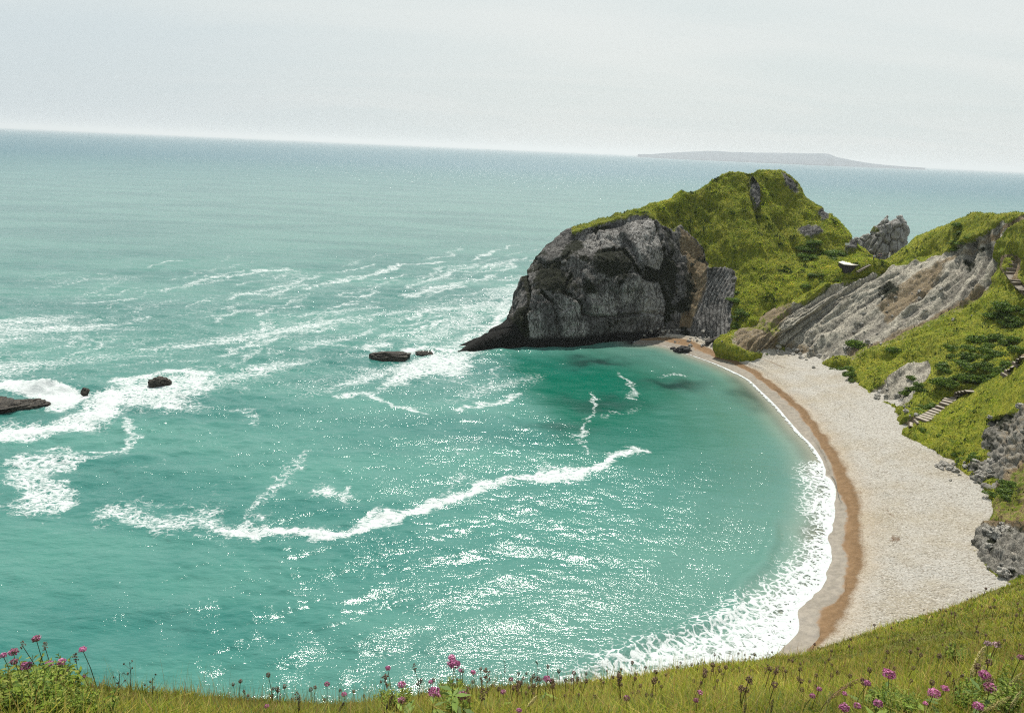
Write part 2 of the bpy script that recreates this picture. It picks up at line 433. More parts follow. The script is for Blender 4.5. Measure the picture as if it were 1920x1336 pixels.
# ------------------------------------------------------------------ inland hillside with the slip
def slope_col(pts, crest_back=True, foot_z=4.0):
    """pts: list of (px, py) from foot to crest with final D; distances are spread evenly unless given"""
    foot = pts[0]; b = atz(foot[0], foot[1], foot_z); bd = dist(b); rd = pts[-1][2]
    dv = np.array([b[0], b[1]]) / bd
    out = [np.array([b[0] - dv[0] * 1.5, b[1] - dv[1] * 1.5, b[2] - 3.5]), b]
    n = len(pts) - 1
    for k in range(1, n):
        p = pts[k]; D = p[2] if len(p) > 2 else bd + (rd - bd) * (k / n) ** 1.05
        out.append(atD(p[0], p[1], D))
    r = atD(*pts[-1]); out.append(r); rv = np.array([r[0], r[1]]) / rd
    for dd, dz in ((5, -1.0), (14, -7), (30, -24), (48, -60)):
        out.append(np.array([r[0] + rv[0] * dd, r[1] + rv[1] * dd, max(r[2] + dz, -4)]))
    return out
hill = [
 [(1345, 640), (1400, 610, 196), (1460, 578, 201), (1520, 548, 206), (1580, 522, 210), (1640, 492, 218)],
 [(1372, 648), (1432, 605), (1492, 568), (1552, 535), (1612, 508), (1656, 490, 219)],
 [(1420, 660), (1462, 617), (1515, 578), (1580, 540), (1645, 513), (1690, 470, 217)],
 [(1472, 655), (1520, 615), (1585, 570), (1650, 530), (1710, 492), (1738, 441, 214)],
 [(1540, 677), (1590, 627), (1650, 582), (1720, 533), (1775, 480), (1790, 420, 209)],
 [(1600, 708), (1650, 652), (1710, 607), (1780, 552), (1835, 485), (1838, 406, 203)],
 [(1648, 738), (1700, 682), (1760, 637), (1830, 573), (1880, 500), (1882, 404, 196)],
 [(1690, 775), (1745, 717), (1810, 662), (1880, 600), (1930, 520), (1932, 404, 188)],
 [(1712, 803), (1778, 760), (1850, 702), (1925, 640), (1985, 560), (1990, 392, 180)],
 [(1775, 850), (1850, 800), (1930, 735), (2000, 665), (2060, 580), (2065, 375, 170)],
 [(1840, 900), (1920, 850), (2000, 780), (2080, 700), (2150, 600), (2160, 350, 160)],
 [(1900, 960), (1990, 900), (2090, 820), (2180, 730), (2260, 620), (2280, 330, 150)],
]
A_hill = loft([slope_col(c) for c in hill], 30, 26)
SLIP = [(1463, 640), (1462, 609), (1490, 582), (1544, 551), (1610, 527), (1678, 509), (1744, 484), (1798, 463), (1850, 440), (1882, 412), (1890, 420), (1866, 470), (1864, 496), (1843, 538), (1760, 590), (1670, 630), (1595, 664), (1535, 682), (1475, 662)]
SCAR2 = [(1640, 742), (1662, 715), (1690, 690), (1740, 673), (1742, 700), (1722, 735), (1690, 760), (1655, 752)]
DEBRIS = [(1370, 640), (1395, 600), (1440, 570), (1490, 560), (1490, 585), (1463, 612), (1465, 655), (1430, 664)]
STAIRPX = [[(1703, 800), (1727, 789), (1762, 770), (1786, 747), (1800, 740), (1824, 736)], [(1885, 705), (1901, 688), (1922, 672)], [(1921, 546), (1904, 528), (1898, 508), (1904, 498), (1902, 485)]]
def hill_masks(q, P):
    wob = np.stack([fbm(P * .3, 73), fbm(P * .3, 79)], -1) * 8
    qq = q + wob
    slip = np.maximum(soft(qq, SLIP, 5), soft(qq, SCAR2, 4))
    deb = soft(qq, DEBRIS, 6)
    path = 1 - sm(1.5, 4.5, line_d(q, [(1895, 476), (1880, 484), (1877, 498), (1885, 514), (1902, 528)]))
    path = np.maximum(path, 1 - sm(3, 9, line_d(q, STAIRPX[0]))); path = np.maximum(path, 1 - sm(4, 11, line_d(q, STAIRPX[1]))); path = np.maximum(path, 1 - sm(5, 12, line_d(q, STAIRPX[2])))
    path = np.maximum(path, 1 - sm(2, 6, line_d(q, [(1860, 450), (1885, 425), (1920, 406)])))
    g = np.clip(1 - slip - (.5 + .3 * fbm(P * .2, 77, 3)) * deb - .8 * path, 0, 1)
    edge2 = line_d(qq, [(1595, 664), (1670, 632), (1760, 592), (1843, 540)])
    soil = np.maximum.reduce([.62 * deb, path, soft(qq, [(1640, 570), (1700, 525), (1752, 500), (1800, 470), (1868, 430), (1868, 450), (1800, 480), (1740, 545), (1660, 600)], 8) * .62,
                              (1 - sm(4, 16, edge2)) * .65])
    g = np.clip(g - .45 * (1 - sm(8, 26, edge2)) - (.55 + .5 * fbm(P * .35, 78, 3)) * blob(qq, (1405, 645), 38, 18), 0, 1)
    soil = np.maximum(soil, .75 * blob(qq, (1405, 645), 40, 20) + .6 * blob(qq, (1500, 655), 45, 22))
    moss_shade = .9 * np.maximum.reduce([blob(qq, (1668, 545), 26, 16, -.5), blob(qq, (1815, 492), 16, 12), .7 * blob(qq, (1845, 470), 22, 12, -.5), .6 * blob(qq, (1700, 735), 8, 20, .5)])
    return {'grass': g, 'soil': soil, 'moss_shade': moss_shade, 'wet': np.zeros(len(P))}
def hill_disp(P, N, q, at, u, v):
    rk = 1 - sm(.35, .65, at['grass'])
    uu = u / 30.; vv = v / 26.
    wv = uu + .10 * fbm(np.stack([uu * 2, vv * 1.2, vv * 0], -1), 81) + .03 * fbm(P * .4, 85)
    q1 = np.stack([wv * 3.2, vv * .35, 0 * vv], -1); q2 = np.stack([wv * 9, vv * .9, 0 * vv], -1)
    gul = ridged(q1, 91, 2) * 1.7 + ridged(q2, 95, 4, .6) * .55 + ridged(np.stack([wv * 22, vv * 2.2, 0 * vv], -1), 98, 3) * .28 + fbm(P * .3, 99, 5, .6) * .7 + ridged(P * .8, 101, 3) * .10
    at['streak'] = rk * (ridged(q1, 91, 2) * .8 + ridged(q2, 95, 3) * .8 + ridged(np.stack([wv * 26, vv * 1.6, 0 * vv], -1), 97, 2) * .5)
    gr = fbm(P * .10, 103, 5, .5) * 2.8 + ridged(P * .28, 107, 3) * .7
    # turf lip above the scar
    lip = 1 - sm(2, 7, line_d(q, [(1490, 578), (1544, 547), (1610, 523), (1678, 505), (1744, 480)]))
    d = rk * (gul - .9) + (1 - rk) * gr + lip * .8
    vmax = v.max()
    return d * (sm(0, 34, v) * .95 + .05) * (1 - .75 * np.exp(-((v - 156) / 14.) ** 2))
hill_o, V_hill, F_hill, AT_hill = finish_patch('hillside', A_hill, hill_masks, M_hill, hill_disp)
tag(hill_o, kind='structure')
bvh_hill = bvh_of(V_hill, F_hill)

# ------------------------------------------------------------------ near spur on the right
spur = [
 [(1692, 806), (1696, 803), (1700, 800), (1704, 798, 142)],
 [(1735, 832), (1748, 812), (1758, 790), (1768, 768, 146)],
 [(1778, 859), (1795, 820), (1812, 775), (1830, 737, 147)],
 [(1826, 894), (1850, 840), (1872, 770), (1895, 699, 143)],
 [(1870, 946), (1900, 880), (1930, 780), (1960, 660, 138)],
 [(1850, 985), (1905, 920), (1960, 820), (2020, 640, 132)],
 [(1838, 1015), (1890, 960), (1970, 860), (2070, 640, 125)],
 [(1860, 1055), (1905, 1000), (1990, 900), (2120, 660, 118)],
 [(1905, 1090), (1950, 1040), (2040, 940), (2180, 700, 110)],
 [(1980, 1150), (2040, 1080), (2120, 990), (2250, 760, 102)],
]
A_spur = loft([slope_col(c) for c in spur], 34, 30)
CRAG1 = [(1832, 1015), (1838, 990), (1862, 980), (1900, 985), (1940, 985), (1960, 1075), (1890, 1095), (1845, 1055)]
CRAG2 = [(1808, 890), (1822, 862), (1846, 828), (1862, 790), (1905, 772), (1940, 755), (1940, 830), (1900, 880), (1872, 925), (1850, 915)]
def spur_masks(q, P):
    wob = np.stack([fbm(P * .4, 113), fbm(P * .4, 119)], -1) * 9
    qq = q + wob
    cr = np.maximum(soft(qq, CRAG1, 6), soft(qq, CRAG2, 8))
    br = np.maximum(soft(qq, [(1860, 955), (1880, 900), (1925, 845), (1990, 860), (1980, 1000), (1840, 985)], 10), .5 * soft(qq, [(1862, 795), (1925, 750), (1990, 760), (1990, 900), (1880, 900)], 12))
    g = np.clip(1 - cr - .5 * br, 0, 1)
    moss_shade = .5 * sm(-.05, .35, fbm(P * .35, 123, 4)) + .8 * np.maximum.reduce([blob(qq, (1868, 785), 18, 9, -.4), blob(qq, (1862, 1020), 12, 22), .9 * blob(qq, (1890, 925), 25, 18), blob(qq, (1895, 1075), 9, 9)])  # besides moss, paints the shade in the lower crag's left hollow
    return {'grass': g, 'soil': br * .8, 'moss_shade': moss_shade, 'wet': np.zeros(len(P))}
def spur_disp(P, N, q, at, u, v):
    rk = 1 - sm(.35, .65, at['grass'])
    f1, f2, r = worley(P * .38 + .4 * fbm(P * .3, 121)[:, None], 125)
    f1b, f2b, rb = worley(P * 1.0, 129)
    rd = (r - .4) * .7 - (1 - sm(0, .10, f2 - f1)) * .25 + (rb - .5) * .3 + fbm(P * .5, 131, 5, .6) * 1.3 + ridged(P * np.array([.7, .7, .3]), 132, 4) * .6
    gr = fbm(P * .16, 133, 5, .55) * 1.1 + ridged(P * .5, 137, 3) * .3
    return (rk * rd + (1 - rk) * gr) * (sm(0, 40, v) * .9 + .1) * (1 - .8 * np.exp(-((v - 120) / 14.) ** 2)) * sm(-2, 25, u)
spur_o, V_spur, F_spur, AT_spur = finish_patch('near_spur', A_spur, spur_masks, M_spur, spur_disp)
tag(spur_o, kind='structure')
bvh_spur = bvh_of(V_spur, F_spur)

# ------------------------------------------------------------------ beach
ST = [
 ((1190, 642), (1199, 637), (1206, 633), (1212, 622)),
 ((1248, 648), (1255, 641), (1266, 632), (1263, 612)),
 ((1290, 662), (1300, 654), (1313, 644), (1323, 618)),
 ((1345, 682), (1352, 674), (1362, 667), (1372, 642)),
 ((1400, 708), (1404, 698), (1412, 690), (1428, 656)),
 ((1430, 734), (1435, 722), (1446, 714), (1475, 652)),
 ((1456, 760), (1464, 744), (1478, 738), (1512, 660)),
 ((1488, 797), (1498, 777), (1513, 770), (1565, 684)),
 ((1530, 843), (1536, 832), (1561, 832), (1635, 728)),
 ((1553, 886), (1560, 880), (1591, 886), (1695, 775)),
 ((1567, 920), (1574, 926), (1607, 920), (1765, 840)),
 ((1554, 958), (1585, 965), (1618, 970), (1835, 893)),
 ((1557, 995), (1584, 1006), (1621, 1020), (1880, 938)),
 ((1564, 1036), (1588, 1042), (1621, 1050), (1875, 985)),
 ((1550, 1072), (1580, 1078), (1613, 1085), (1875, 1030)),
 ((1530, 1104), (1562, 1112), (1602, 1120), (1925, 1090)),
 ((1503, 1143), (1535, 1155), (1582, 1162), (1950, 1160)),
 ((1474, 1200), (1506, 1218), (1543, 1206), (1920, 1250)),
 ((1412, 1240), (1452, 1262), (1492, 1262), (1820, 1340)),
 ((1250, 1310), (1310, 1345), (1370, 1350), (1700, 1440)),
 ((1050, 1400), (1110, 1440), (1170, 1450), (1500, 1560)),
]
bcols = []
for s, bi, bo, ft in ST:
    fz = 4.2 if len(bcols) > 2 else 2.0
    p = atz(*s, 0); a = atz(*bi, .45 * fz / 4.2); b = atz(*bo, 1.1 * fz / 4.2); f = atz(*ft, fz)
    cen = np.array([0., 105., 0]); dv = (p - cen); dv[2] = 0; dv /= np.linalg.norm(dv)
    u0 = p - dv * 14; u0[2] = -2.2; u1 = p - dv * 4; u1[2] = -.45
    m1 = b + (f - b) * .33; m1[2] = 2.0 * fz / 4.2; m2 = b + (f - b) * .66; m2[2] = 2.9 * fz / 4.2
    fd = np.array([f[0], f[1], 0]) / dist(f)
    e = f + fd * 6 + np.array([0, 0, 1.0])
    bcols.append([u0, u1, p, a, b, m1, m2, f, e])
A_beach = loft(bcols, 26, 18)
# swash lobes along the waterline
ar = np.concatenate([[0], np.cumsum(np.linalg.norm(np.diff(A_beach[:, 36, :2], axis=0), axis=1))])
lob = 1.1 * np.abs(np.sin(ar / 8.5 + 1.2 * np.sin(ar / 21.))) + .9 * fbm(np.stack([ar * .22, 0 * ar, 0 * ar], -1), 149, 3)
wid = sm(560, 820, np.arange(len(ar)) * 2.0 * 0 + proj(A_beach[:, 36])[:, 1]) * (.35 + .65 * sm(840, 900, proj(A_beach[:, 36])[:, 1]))
sv = A_beach[:, 54, :2] - A_beach[:, 36, :2]; sv /= np.linalg.norm(sv, axis=1)[:, None]
rowi = np.arange(A_beach.shape[1]); wr = np.exp(-((rowi - 36) / 12.) ** 2)
A_beach[:, :, :2] += (lob * wid - .5)[:, None, None] * sv[:, None, :] * wr[None, :, None]
lob2 = .9 * fbm(np.stack([ar * .35, 0 * ar, 0 * ar], -1), 151, 3) + .5 * np.abs(np.sin(ar / 2.6)); wr2 = np.exp(-((rowi - 54) / 7.) ** 2)
A_beach[:, :, :2] += (lob2 * .8)[:, None, None] * sv[:, None, :] * wr2[None, :, None]
nb, mb = A_beach.shape[:2]
P = A_beach.reshape(-1, 3)
ub, vb = uvgrid(A_beach); vb = vb.ravel() / 18.0
band = vb + .24 * fbm(P * .3, 141, 3) + .05 * fbm(P * 1.4, 143, 2)
dz = fbm(P * .12, 145, 4) * .25 * sm(3.6, 5, vb) + fbm(P * .9, 147, 3) * .05 * sm(2.6, 4, vb) + .35 * np.exp(-((band - 4.55) / .22) ** 2) + .30 * np.exp(-((band - 5.5) / .25) ** 2)
V_beach = P.copy(); V_beach[:, 2] += dz
F_beach = grid_faces(nb, mb)
m, t = newmat('shingle')
p = t.pos(); bd = t.attr('band'); ti = t.attr('weed')
n1 = t.noise(p, .10, 5, .55); n2 = t.noise(p, 1.2, 5, .6); n3 = t.noise(p, 7.0, 4, .8)
peb = t.vor(p, 5.5, 'F1', 'Color'); pebd = t.vor(p, 5.5, 'F1', 'Distance')
pg = t.n('ShaderNodeSeparateColor'); t.set(pg.inputs[0], peb)
rip = t.noise(t.map(p, (.7, 1.6, 1), (0, 0, -.5)), 1.6, 5, .75)
dry = t.mix(t.ss(n1, .35, .62), (.372, .335, .26), (.425, .41, .365))
dry = t.mix(t.ss(pg.outputs[0], .55, .95, 0, .55), dry, (.60, .57, .51))
dry = t.mix(t.ss(pg.outputs[1], .66, .95, 0, .6), dry, (.17, .14, .10))
dry = t.mix(t.ss(rip, .5, .72, 0, .30), dry, (.25, .21, .16))
dry = t.mix(t.ss(n3, .45, .75, 0, .3), dry, (.22, .185, .14))
br = t.mix(t.ss(n2, .3, .7), (.135, .082, .038), (.195, .122, .062))
br = t.mix(t.ss(pg.outputs[1], .6, .95, 0, .6), br, (.14, .085, .04))
ws = t.mix(t.ss(n2, .3, .7), (.17, .15, .12), (.25, .22, .175))
un = (.20, .21, .16)
col = t.mix(t.ss(bd, 1.5, 2.0), un, ws)
col = t.mix(t.ss(t.m('ADD', bd, t.m('MULTIPLY', t.m('SUBTRACT', n2, .5), .5)), 2.88, 3.08), col, br)
col = t.mix(t.ss(t.m('ADD', bd, t.m('MULTIPLY', t.m('SUBTRACT', n3, .5), .5)), 3.8, 4.1), col, t.mix(t.ss(bd, 4.0, 4.7), t.mix(.4, dry, (.40, .31, .2)), dry))
wd = t.ss(t.m('ADD', ti, t.m('MULTIPLY', t.m('SUBTRACT', n3, .5), 1.5)), .55, .8)
col = t.mix(wd, col, (.13, .07, .032))
rg = t.ss(bd, 2.9, 3.2, .35, .95)
h = t.m('ADD', t.m('MULTIPLY', pebd, -.5), t.m('ADD', t.m('MULTIPLY', n3, .7), t.m('MULTIPLY', rip, 1.6)))
nrm = t.bump(h, t.ss(bd, 3.0, 4.3, .12, .8), .35)
t.out(t.pbr(col, rg, nrm, .3)); M_beach = m
qb = proj(P)
weed = np.maximum.reduce([.72 * sm(-.5, .3, fbm(P * .5, 153, 3)) * (1 - sm(1, 12, line_d(qb, [(1662, 955), (1674, 972), (1680, 990), (1684, 1015), (1676, 1022)]))),
                          .8 * blob(qb, (1675, 1015), 14, 10), .5 * (1 - sm(1, 12, line_d(qb, [(1685, 1100), (1700, 1110), (1712, 1120), (1722, 1136)]))),
                          .75 * (1 - sm(0, 3, line_d(qb, [(1418, 668), (1470, 690)]))), .7 * (1 - sm(0, 4, line_d(qb, [(1685, 1050), (1700, 1062)]))),
                          .62 * (1 - sm(0, .12, np.abs(band - 4.02)))])
beach_o = np_mesh('beach', V_beach, F_beach, M_beach, {'band': band, 'weed': weed})
tag(beach_o, kind='structure')
bvh_beach = bvh_of(V_beach, F_beach)
SHORE = [tuple(c[2][:2]) for c in bcols]
SHORE_F = np.array(A_beach[:, 36, :2])     # the refined waterline
# ------------------------------------------------------------------ sea
dep = np.arange(math.radians(52), math.radians(.12), -math.radians(.062))
Dr = np.concatenate([CAM_H / np.tan(dep), np.geomspace(26000, 90000, 10)])
az = np.radians(np.concatenate([np.linspace(-80, -41, 24)[:-1], np.arange(-41, 41, .074), np.linspace(41, 80, 24)]))
DD, AA = np.meshgrid(Dr, az, indexing='ij')
X = (DD * np.sin(AA)).ravel(); Y = (DD * np.cos(AA)).ravel(); D1 = DD.ravel()
XY = np.stack([X, Y], -1); n = len(X)
P3 = np.stack([X, Y, 0 * X], -1)
near = D1 < 900
ni = np.where(near)[0]
Q = XY[ni]; Qp = P3[ni]
# distance to the waterline (positive at sea)
def seg_d(Q, pts, chunk=None):
    return line_d(Q, pts)
shore_poly = [tuple(p) for p in SHORE_F[::6]]
ds = np.full(n, 400.)
close = (np.abs(X - 40) < 130) & (D1 < 260)
ci = np.where(close)[0]
land = list(shore_poly) + [(140, 40), (160, 240), (60, 260)]
ds[ci] = -poly_sd(XY[ci], land)
# waves
H = np.zeros(n)
rw = np.random.RandomState(3)
fade_shore = sm(2, 40, ds)
Hn = np.zeros(len(ni)); sp = np.maximum(D1[ni] * D1[ni] / CAM_H * math.radians(.062), D1[ni] * math.radians(.074))
calm = np.ones(len(ni))
qs = proj(Qp)
bay = sm(60, -25, poly_sd(qs, [(960, 665), (1230, 640), (1560, 880), (1560, 1000), (1400, 1050), (1150, 900), (1000, 800)]) * -1) if False else soft(qs, [(960, 660), (1230, 630), (1580, 880), (1580, 1010), (1400, 1060), (1150, 860), (1000, 790)], 60)
for k in range(60):
    lam = .75 * (9.5 / .75) ** rw.rand(); ang = math.radians(-98) + rw.normal() * .55; ph = rw.rand() * 6.28
    kx, ky = math.cos(ang) * 6.283 / lam, math.sin(ang) * 6.283 / lam
    a = .0047 * lam ** 1.0
    w = 1 - sm(lam / 4.5, lam / 2.2, sp)
    ph2 = fbm(np.stack([Q[:, 0] * .02, Q[:, 1] * .02, 0 * Q[:, 0] + k], -1), 200, 2) * 4 if k % 3 == 0 else 0
    s = np.sin(Q[:, 0] * kx + Q[:, 1] * ky + ph + ph2)
    Hn += a * w * (s + .25 * np.cos(2 * (Q[:, 0] * kx + Q[:, 1] * ky + ph + ph2)))
amp = .55 + .6 * sm(-.3, .5, fbm(Qp * .015, 203, 3))
Hn *= fade_shore[ni] * amp * (1 - .55 * bay)
# refracted swell lines curving with the cove
dsn = ds[ni]
Hn += .07 * np.sin(dsn / 3.6 * 6.283 / 2 + 2.5 * fbm(Qp * .03, 207, 2)) * sm(3, 14, dsn) * sm(75, 30, dsn)
# ---- foam, drifting in lines and patches (metres on the water)
W2 = lambda pts: [tuple(atz(a, b)[:2]) for a, b in pts]
wob = np.stack([fbm(Qp * .10, 211, 4), fbm(Qp * .10, 217, 4)], -1) * 5.5 + np.stack([fbm(Qp * .55, 221, 3), fbm(Qp * .55, 227, 3)], -1) * 1.6
Qw = Q + wob * sm(1, 9, dsn)[:, None]
foam = np.zeros(len(ni))
def stroke(pts, hw, dens, w=None):
    global foam
    L = np.array(W2(pts)); lo = L.min(0) - hw * 5 - 8; hi = L.max(0) + hw * 5 + 8
    k = np.where(np.all((Qw > lo) & (Qw < hi), axis=1))[0]
    if len(k): foam[k] = np.maximum(foam[k], dens * np.exp(-(line_d(Qw[k], L) / hw) ** 2))
def patch(pts, soft_m, dens):
    global foam
    L = W2(pts)
    foam = np.maximum(foam, dens * sm(-soft_m, soft_m, poly_sd(Qw, L)))
stroke([(440, 1000), (500, 1008), (560, 1000), (620, 988), (680, 975), (760, 958), (830, 940), (900, 920), (960, 903), (1010, 885), (1070, 873), (1130, 866), (1180, 858), (1212, 850)], 2.6, .98)
stroke([(640, 982), (690, 955), (740, 968)], 2.2, .85)
stroke([(830, 925), (850, 895), (880, 915)], 1.8, .62)
stroke([(990, 890), (1010, 865), (1050, 868)], 1.8, .7)
stroke([(210, 970), (280, 985), (360, 978), (440, 998), (520, 1012)], 4.2, .78)
stroke([(250, 955), (330, 950), (400, 965)], 3.0, .55)
stroke([(490, 975), (505, 935), (540, 892), (570, 868), (605, 848)], 2.2, .68)
stroke([(600, 915), (632, 922), (662, 915)], 2.2, .75)
stroke([(370, 935), (400, 905), (440, 885)], 2.0, .5)
stroke([(230, 880), (280, 870), (330, 858)], 2.6, .5)
stroke([(650, 870), (690, 888)], 2.2, .48)
stroke([(735, 900), (740, 930)], 1.8, .45)
patch([(-30, 875), (60, 852), (170, 858), (230, 838), (278, 812), (262, 832), (200, 866), (160, 884), (112, 905), (128, 948), (98, 967), (35, 974), (-30, 950)], 2.6, .80)
stroke([(60, 850), (150, 850), (230, 838), (278, 810), (240, 780)], 2.0, .75)
patch([(-40, 800), (40, 782), (120, 770), (200, 728), (300, 700), (392, 704), (418, 742), (400, 768), (330, 778), (250, 772), (200, 804), (130, 824), (40, 818), (-40, 806)], 6, .84)
patch([(-40, 712), (60, 716), (140, 724), (205, 735), (150, 752), (90, 758), (0, 740), (-40, 738)], 3, 1.05)
stroke([(30, 800), (110, 795), (180, 770), (230, 735)], 7, 1.0); stroke([(-20, 812), (60, 808), (130, 795)], 5, .9)
stroke([(250, 712), (300, 700), (360, 705), (395, 730)], 5, .9)
stroke([(440, 765), (470, 762), (455, 790)], 2.0, .65)
patch([(690, 668), (760, 645), (850, 648), (905, 600), (965, 530), (985, 520), (960, 590), (940, 610), (880, 650), (860, 664), (760, 672)], 5, .95)
patch([(690, 725), (735, 690), (800, 668), (875, 662), (910, 690), (870, 700), (820, 715), (770, 728), (720, 732)], 4, .86)
stroke([(610, 745), (655, 735), (700, 738), (740, 765), (790, 778)], 2.2, .8)
stroke([(690, 738), (760, 720), (800, 700)], 4, .68)
stroke([(868, 772), (910, 762), (958, 745), (968, 735)], 2, .8)
stroke([(840, 712), (880, 720), (918, 732), (905, 708), (960, 690)], 2.2, .7)
stroke([(780, 640), (840, 620), (900, 575), (960, 535)], 7, .72); stroke([(700, 640), (640, 650), (560, 640)], 5, .62); stroke([(740, 600), (830, 575), (930, 555)], 6, .66); stroke([(660, 700), (760, 700), (860, 690)], 5, .68)
stroke([(960, 690), (978, 712), (985, 740)], 1.6, .55)
stroke([(1165, 702), (1190, 716), (1197, 748)], 2.2, .7)
stroke([(1240, 699), (1275, 700)], 1.5, .62)
stroke([(1105, 742), (1118, 775), (1092, 805), (1098, 842)], 1.6, .72)
stroke([(1060, 790), (1115, 778), (1165, 776), (1220, 764)], 1.6, .6)
stroke([(840, 840), (870, 828), (902, 820)], 1.6, .6)
stroke([(1150, 830), (1180, 828)], 1.3, .55)
for pts, hw, de in (([(80, 612), (180, 602), (300, 565)], 5, .62), ([(410, 562), (500, 547), (560, 537), (690, 530)], 5, .6), ([(590, 588), (690, 574)], 4, .68), ([(170, 662), (190, 650), (235, 628)], 4, .62),
                    ([(545, 632), (640, 636)], 4, .6), ([(400, 600), (480, 602)], 4, .5), ([(700, 536), (780, 526), (870, 508), (965, 496)], 5, .55), ([(280, 672), (355, 655)], 3.5, .52),
                    ([(780, 578), (860, 556), (960, 540)], 5, .62), ([(-20, 690), (90, 690), (200, 690)], 5, .5), ([(700, 600), (800, 590), (880, 585)], 5, .5), ([(270, 610), (400, 605)], 5, .52),
                    ([(450, 560), (560, 575)], 4, .45), ([(840, 500), (960, 495)], 5, .6), ([(640, 545), (720, 540)], 4, .5)):
    stroke(pts, hw, de)
sa = Q[:, 0] * .74 + Q[:, 1] * .67 + 14 * fbm(Qp * .012, 229, 2); sb = -Q[:, 0] * .67 + Q[:, 1] * .74 + 14 * fbm(Qp * .012, 230, 2)
rf = np.random.RandomState(77)
for k in range(170):
    x = rf.rand() ** .8 * 980 - 20; y = 480 + rf.rand() * 190 + (60 * rf.rand() if x < 700 else 0); L = 35 + rf.rand() * 110; sl = -.10 - .22 * rf.rand()
    if x > 860 and y > 600: continue
    stroke([(x, y), (x + L * .5, y + L * .5 * sl + rf.normal() * 5), (x + L, y + L * sl)], 1.6 + 2.2 * rf.rand(), .50 + .24 * rf.rand() + .10 * x / 980)
streak = ridged(np.stack([sa * .010, sb * .042, 0 * sa], -1), 231, 3, .55) + .35 * fbm(Qp * .03, 233, 3)
zone = sm(420, 560, qs[:, 1]) * sm(860, 700, qs[:, 1]) * sm(1250, 900, qs[:, 0])
foam = np.maximum(foam, zone * (.50 + .26 * sm(.1, .8, streak)))
foam = np.maximum(foam, .30 * sm(.15, .5, fbm(Qp * .06, 237, 4)) * sm(2, 20, dsn) * sm(1500, 1100, qs[:, 0]))
# surf at the beach
surf = [(1556, 850), (1520, 862), (1500, 890), (1495, 930), (1502, 985), (1478, 1035), (1425, 1085), (1395, 1112), (1330, 1142), (1260, 1180), (1170, 1215), (1080, 1250), (960, 1300), (900, 1420), (1100, 1450), (1700, 1250), (1700, 900)]
Ls = W2(surf)
Qw = Q + wob * .45
sd_ = poly_sd(Qw, Ls)
wide = sm(880, 930, qs[:, 1])
inn = np.clip(1 - dsn / np.maximum(dsn + np.maximum(sd_, 0), .1), 0, 1)          # 0 at the seaward edge, 1 at the waterline
foam = np.maximum(foam, sm(-5, 3, sd_) * (.44 + .14 * sm(860, 980, qs[:, 1]) + .45 * inn ** .9 + .06 * fbm(Qp * .3, 243, 3)))
foam = np.maximum(foam, (1.12 - .2 * sm(.3, 1.0, fbm(Qp * .4, 241, 2))) * np.exp(-(np.maximum(dsn - .1, 0) / (.75 + 1.0 * wide)) ** 2) * sm(-2.5, -.5, dsn) * (.5 + .5 * sm(650, 700, qs[:, 1])))
foam[dsn < -3] = 0
# spray heaped over the rocks on the left
mound = blob(qs, (95, 727), 70, 9) * 1.7 + blob(qs, (800, 660), 22, 4) * 1.2 + .5 * blob(qs, (330, 702), 40, 6)
Hn += mound * (1 + .35 * fbm(Qp * .8, 245, 3)) + .25 * foam * sm(.6, 1, foam) * fbm(Qp * .6, 247, 3) * sm(2, 12, dsn)
# low curling ridge of the wave running up the beach
ridge = np.exp(-((dsn - 7.5 - 1.2 * fbm(Qp * .08, 249, 2)) / 1.1) ** 2) * sm(930, 1020, qs[:, 1]) * sm(1560, 1480, qs[:, 0])
Hn += .5 * ridge
H[ni] = Hn
Z = H
emer = np.zeros(n); weedy = np.zeros(n); foamA = np.zeros(n)
Qe = qs + np.stack([fbm(Qp * .06, 251, 3), fbm(Qp * .06, 252, 3)], -1) * 40
e1 = soft(Qe, [(985, 668), (1090, 655), (1200, 648), (1290, 672), (1330, 705), (1300, 760), (1200, 800), (1100, 810), (1010, 770), (980, 720)], 45)
e2 = .75 * soft(Qe, [(980, 680), (1300, 690), (1420, 800), (1420, 900), (1250, 880), (1050, 830)], 70)
emer[ni] = np.maximum(e1, e2)
Qe = qs + np.stack([fbm(Qp * .2, 253, 3), fbm(Qp * .2, 254, 3)], -1) * 16
weedy[ni] = np.clip(np.maximum.reduce([.95 * blob(Qe, (1120, 678), 52, 9), .9 * blob(Qe, (1258, 719), 62, 11), .7 * blob(Qe, (1405, 740), 42, 20, .6), .6 * blob(Qe, (1130, 760), 90, 12), .5 * blob(Qe, (1050, 800), 60, 10)]), 0, 1)
foamA[ni] = foam
V_sea = np.stack([X, Y, Z], -1)
m, t = newmat('sea_water')
p = t.pos()
fo = t.attr('foam'); em = t.attr('emerald'); wd = t.attr('weed'); sh = t.attr('shore')
flat = t.map(p, (1, 1, 0))
n1 = t.noise(t.map(flat, (.012, .035, 0)), 1, 5, .55); n2 = t.noise(flat, .16, 4, .55)
base = t.mix(t.ss(n1, .36, .62), (.022, .128, .108), (.060, .192, .156))
base = t.mix(t.ss(n2, .35, .7, 0, .35), base, (.075, .19, .165))
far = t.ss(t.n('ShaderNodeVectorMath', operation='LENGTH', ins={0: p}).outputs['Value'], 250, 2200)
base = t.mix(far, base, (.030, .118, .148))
base = t.mix(em, base, (.001, .095, .060))
base = t.mix(t.ss(sh, 34, 4, 0, .6), base, (.095, .19, .155))
base = t.mix(t.ss(sh, 8, 1, 0, .5), base, (.27, .27, .21))
base = t.mix(wd, base, (.008, .030, .026))
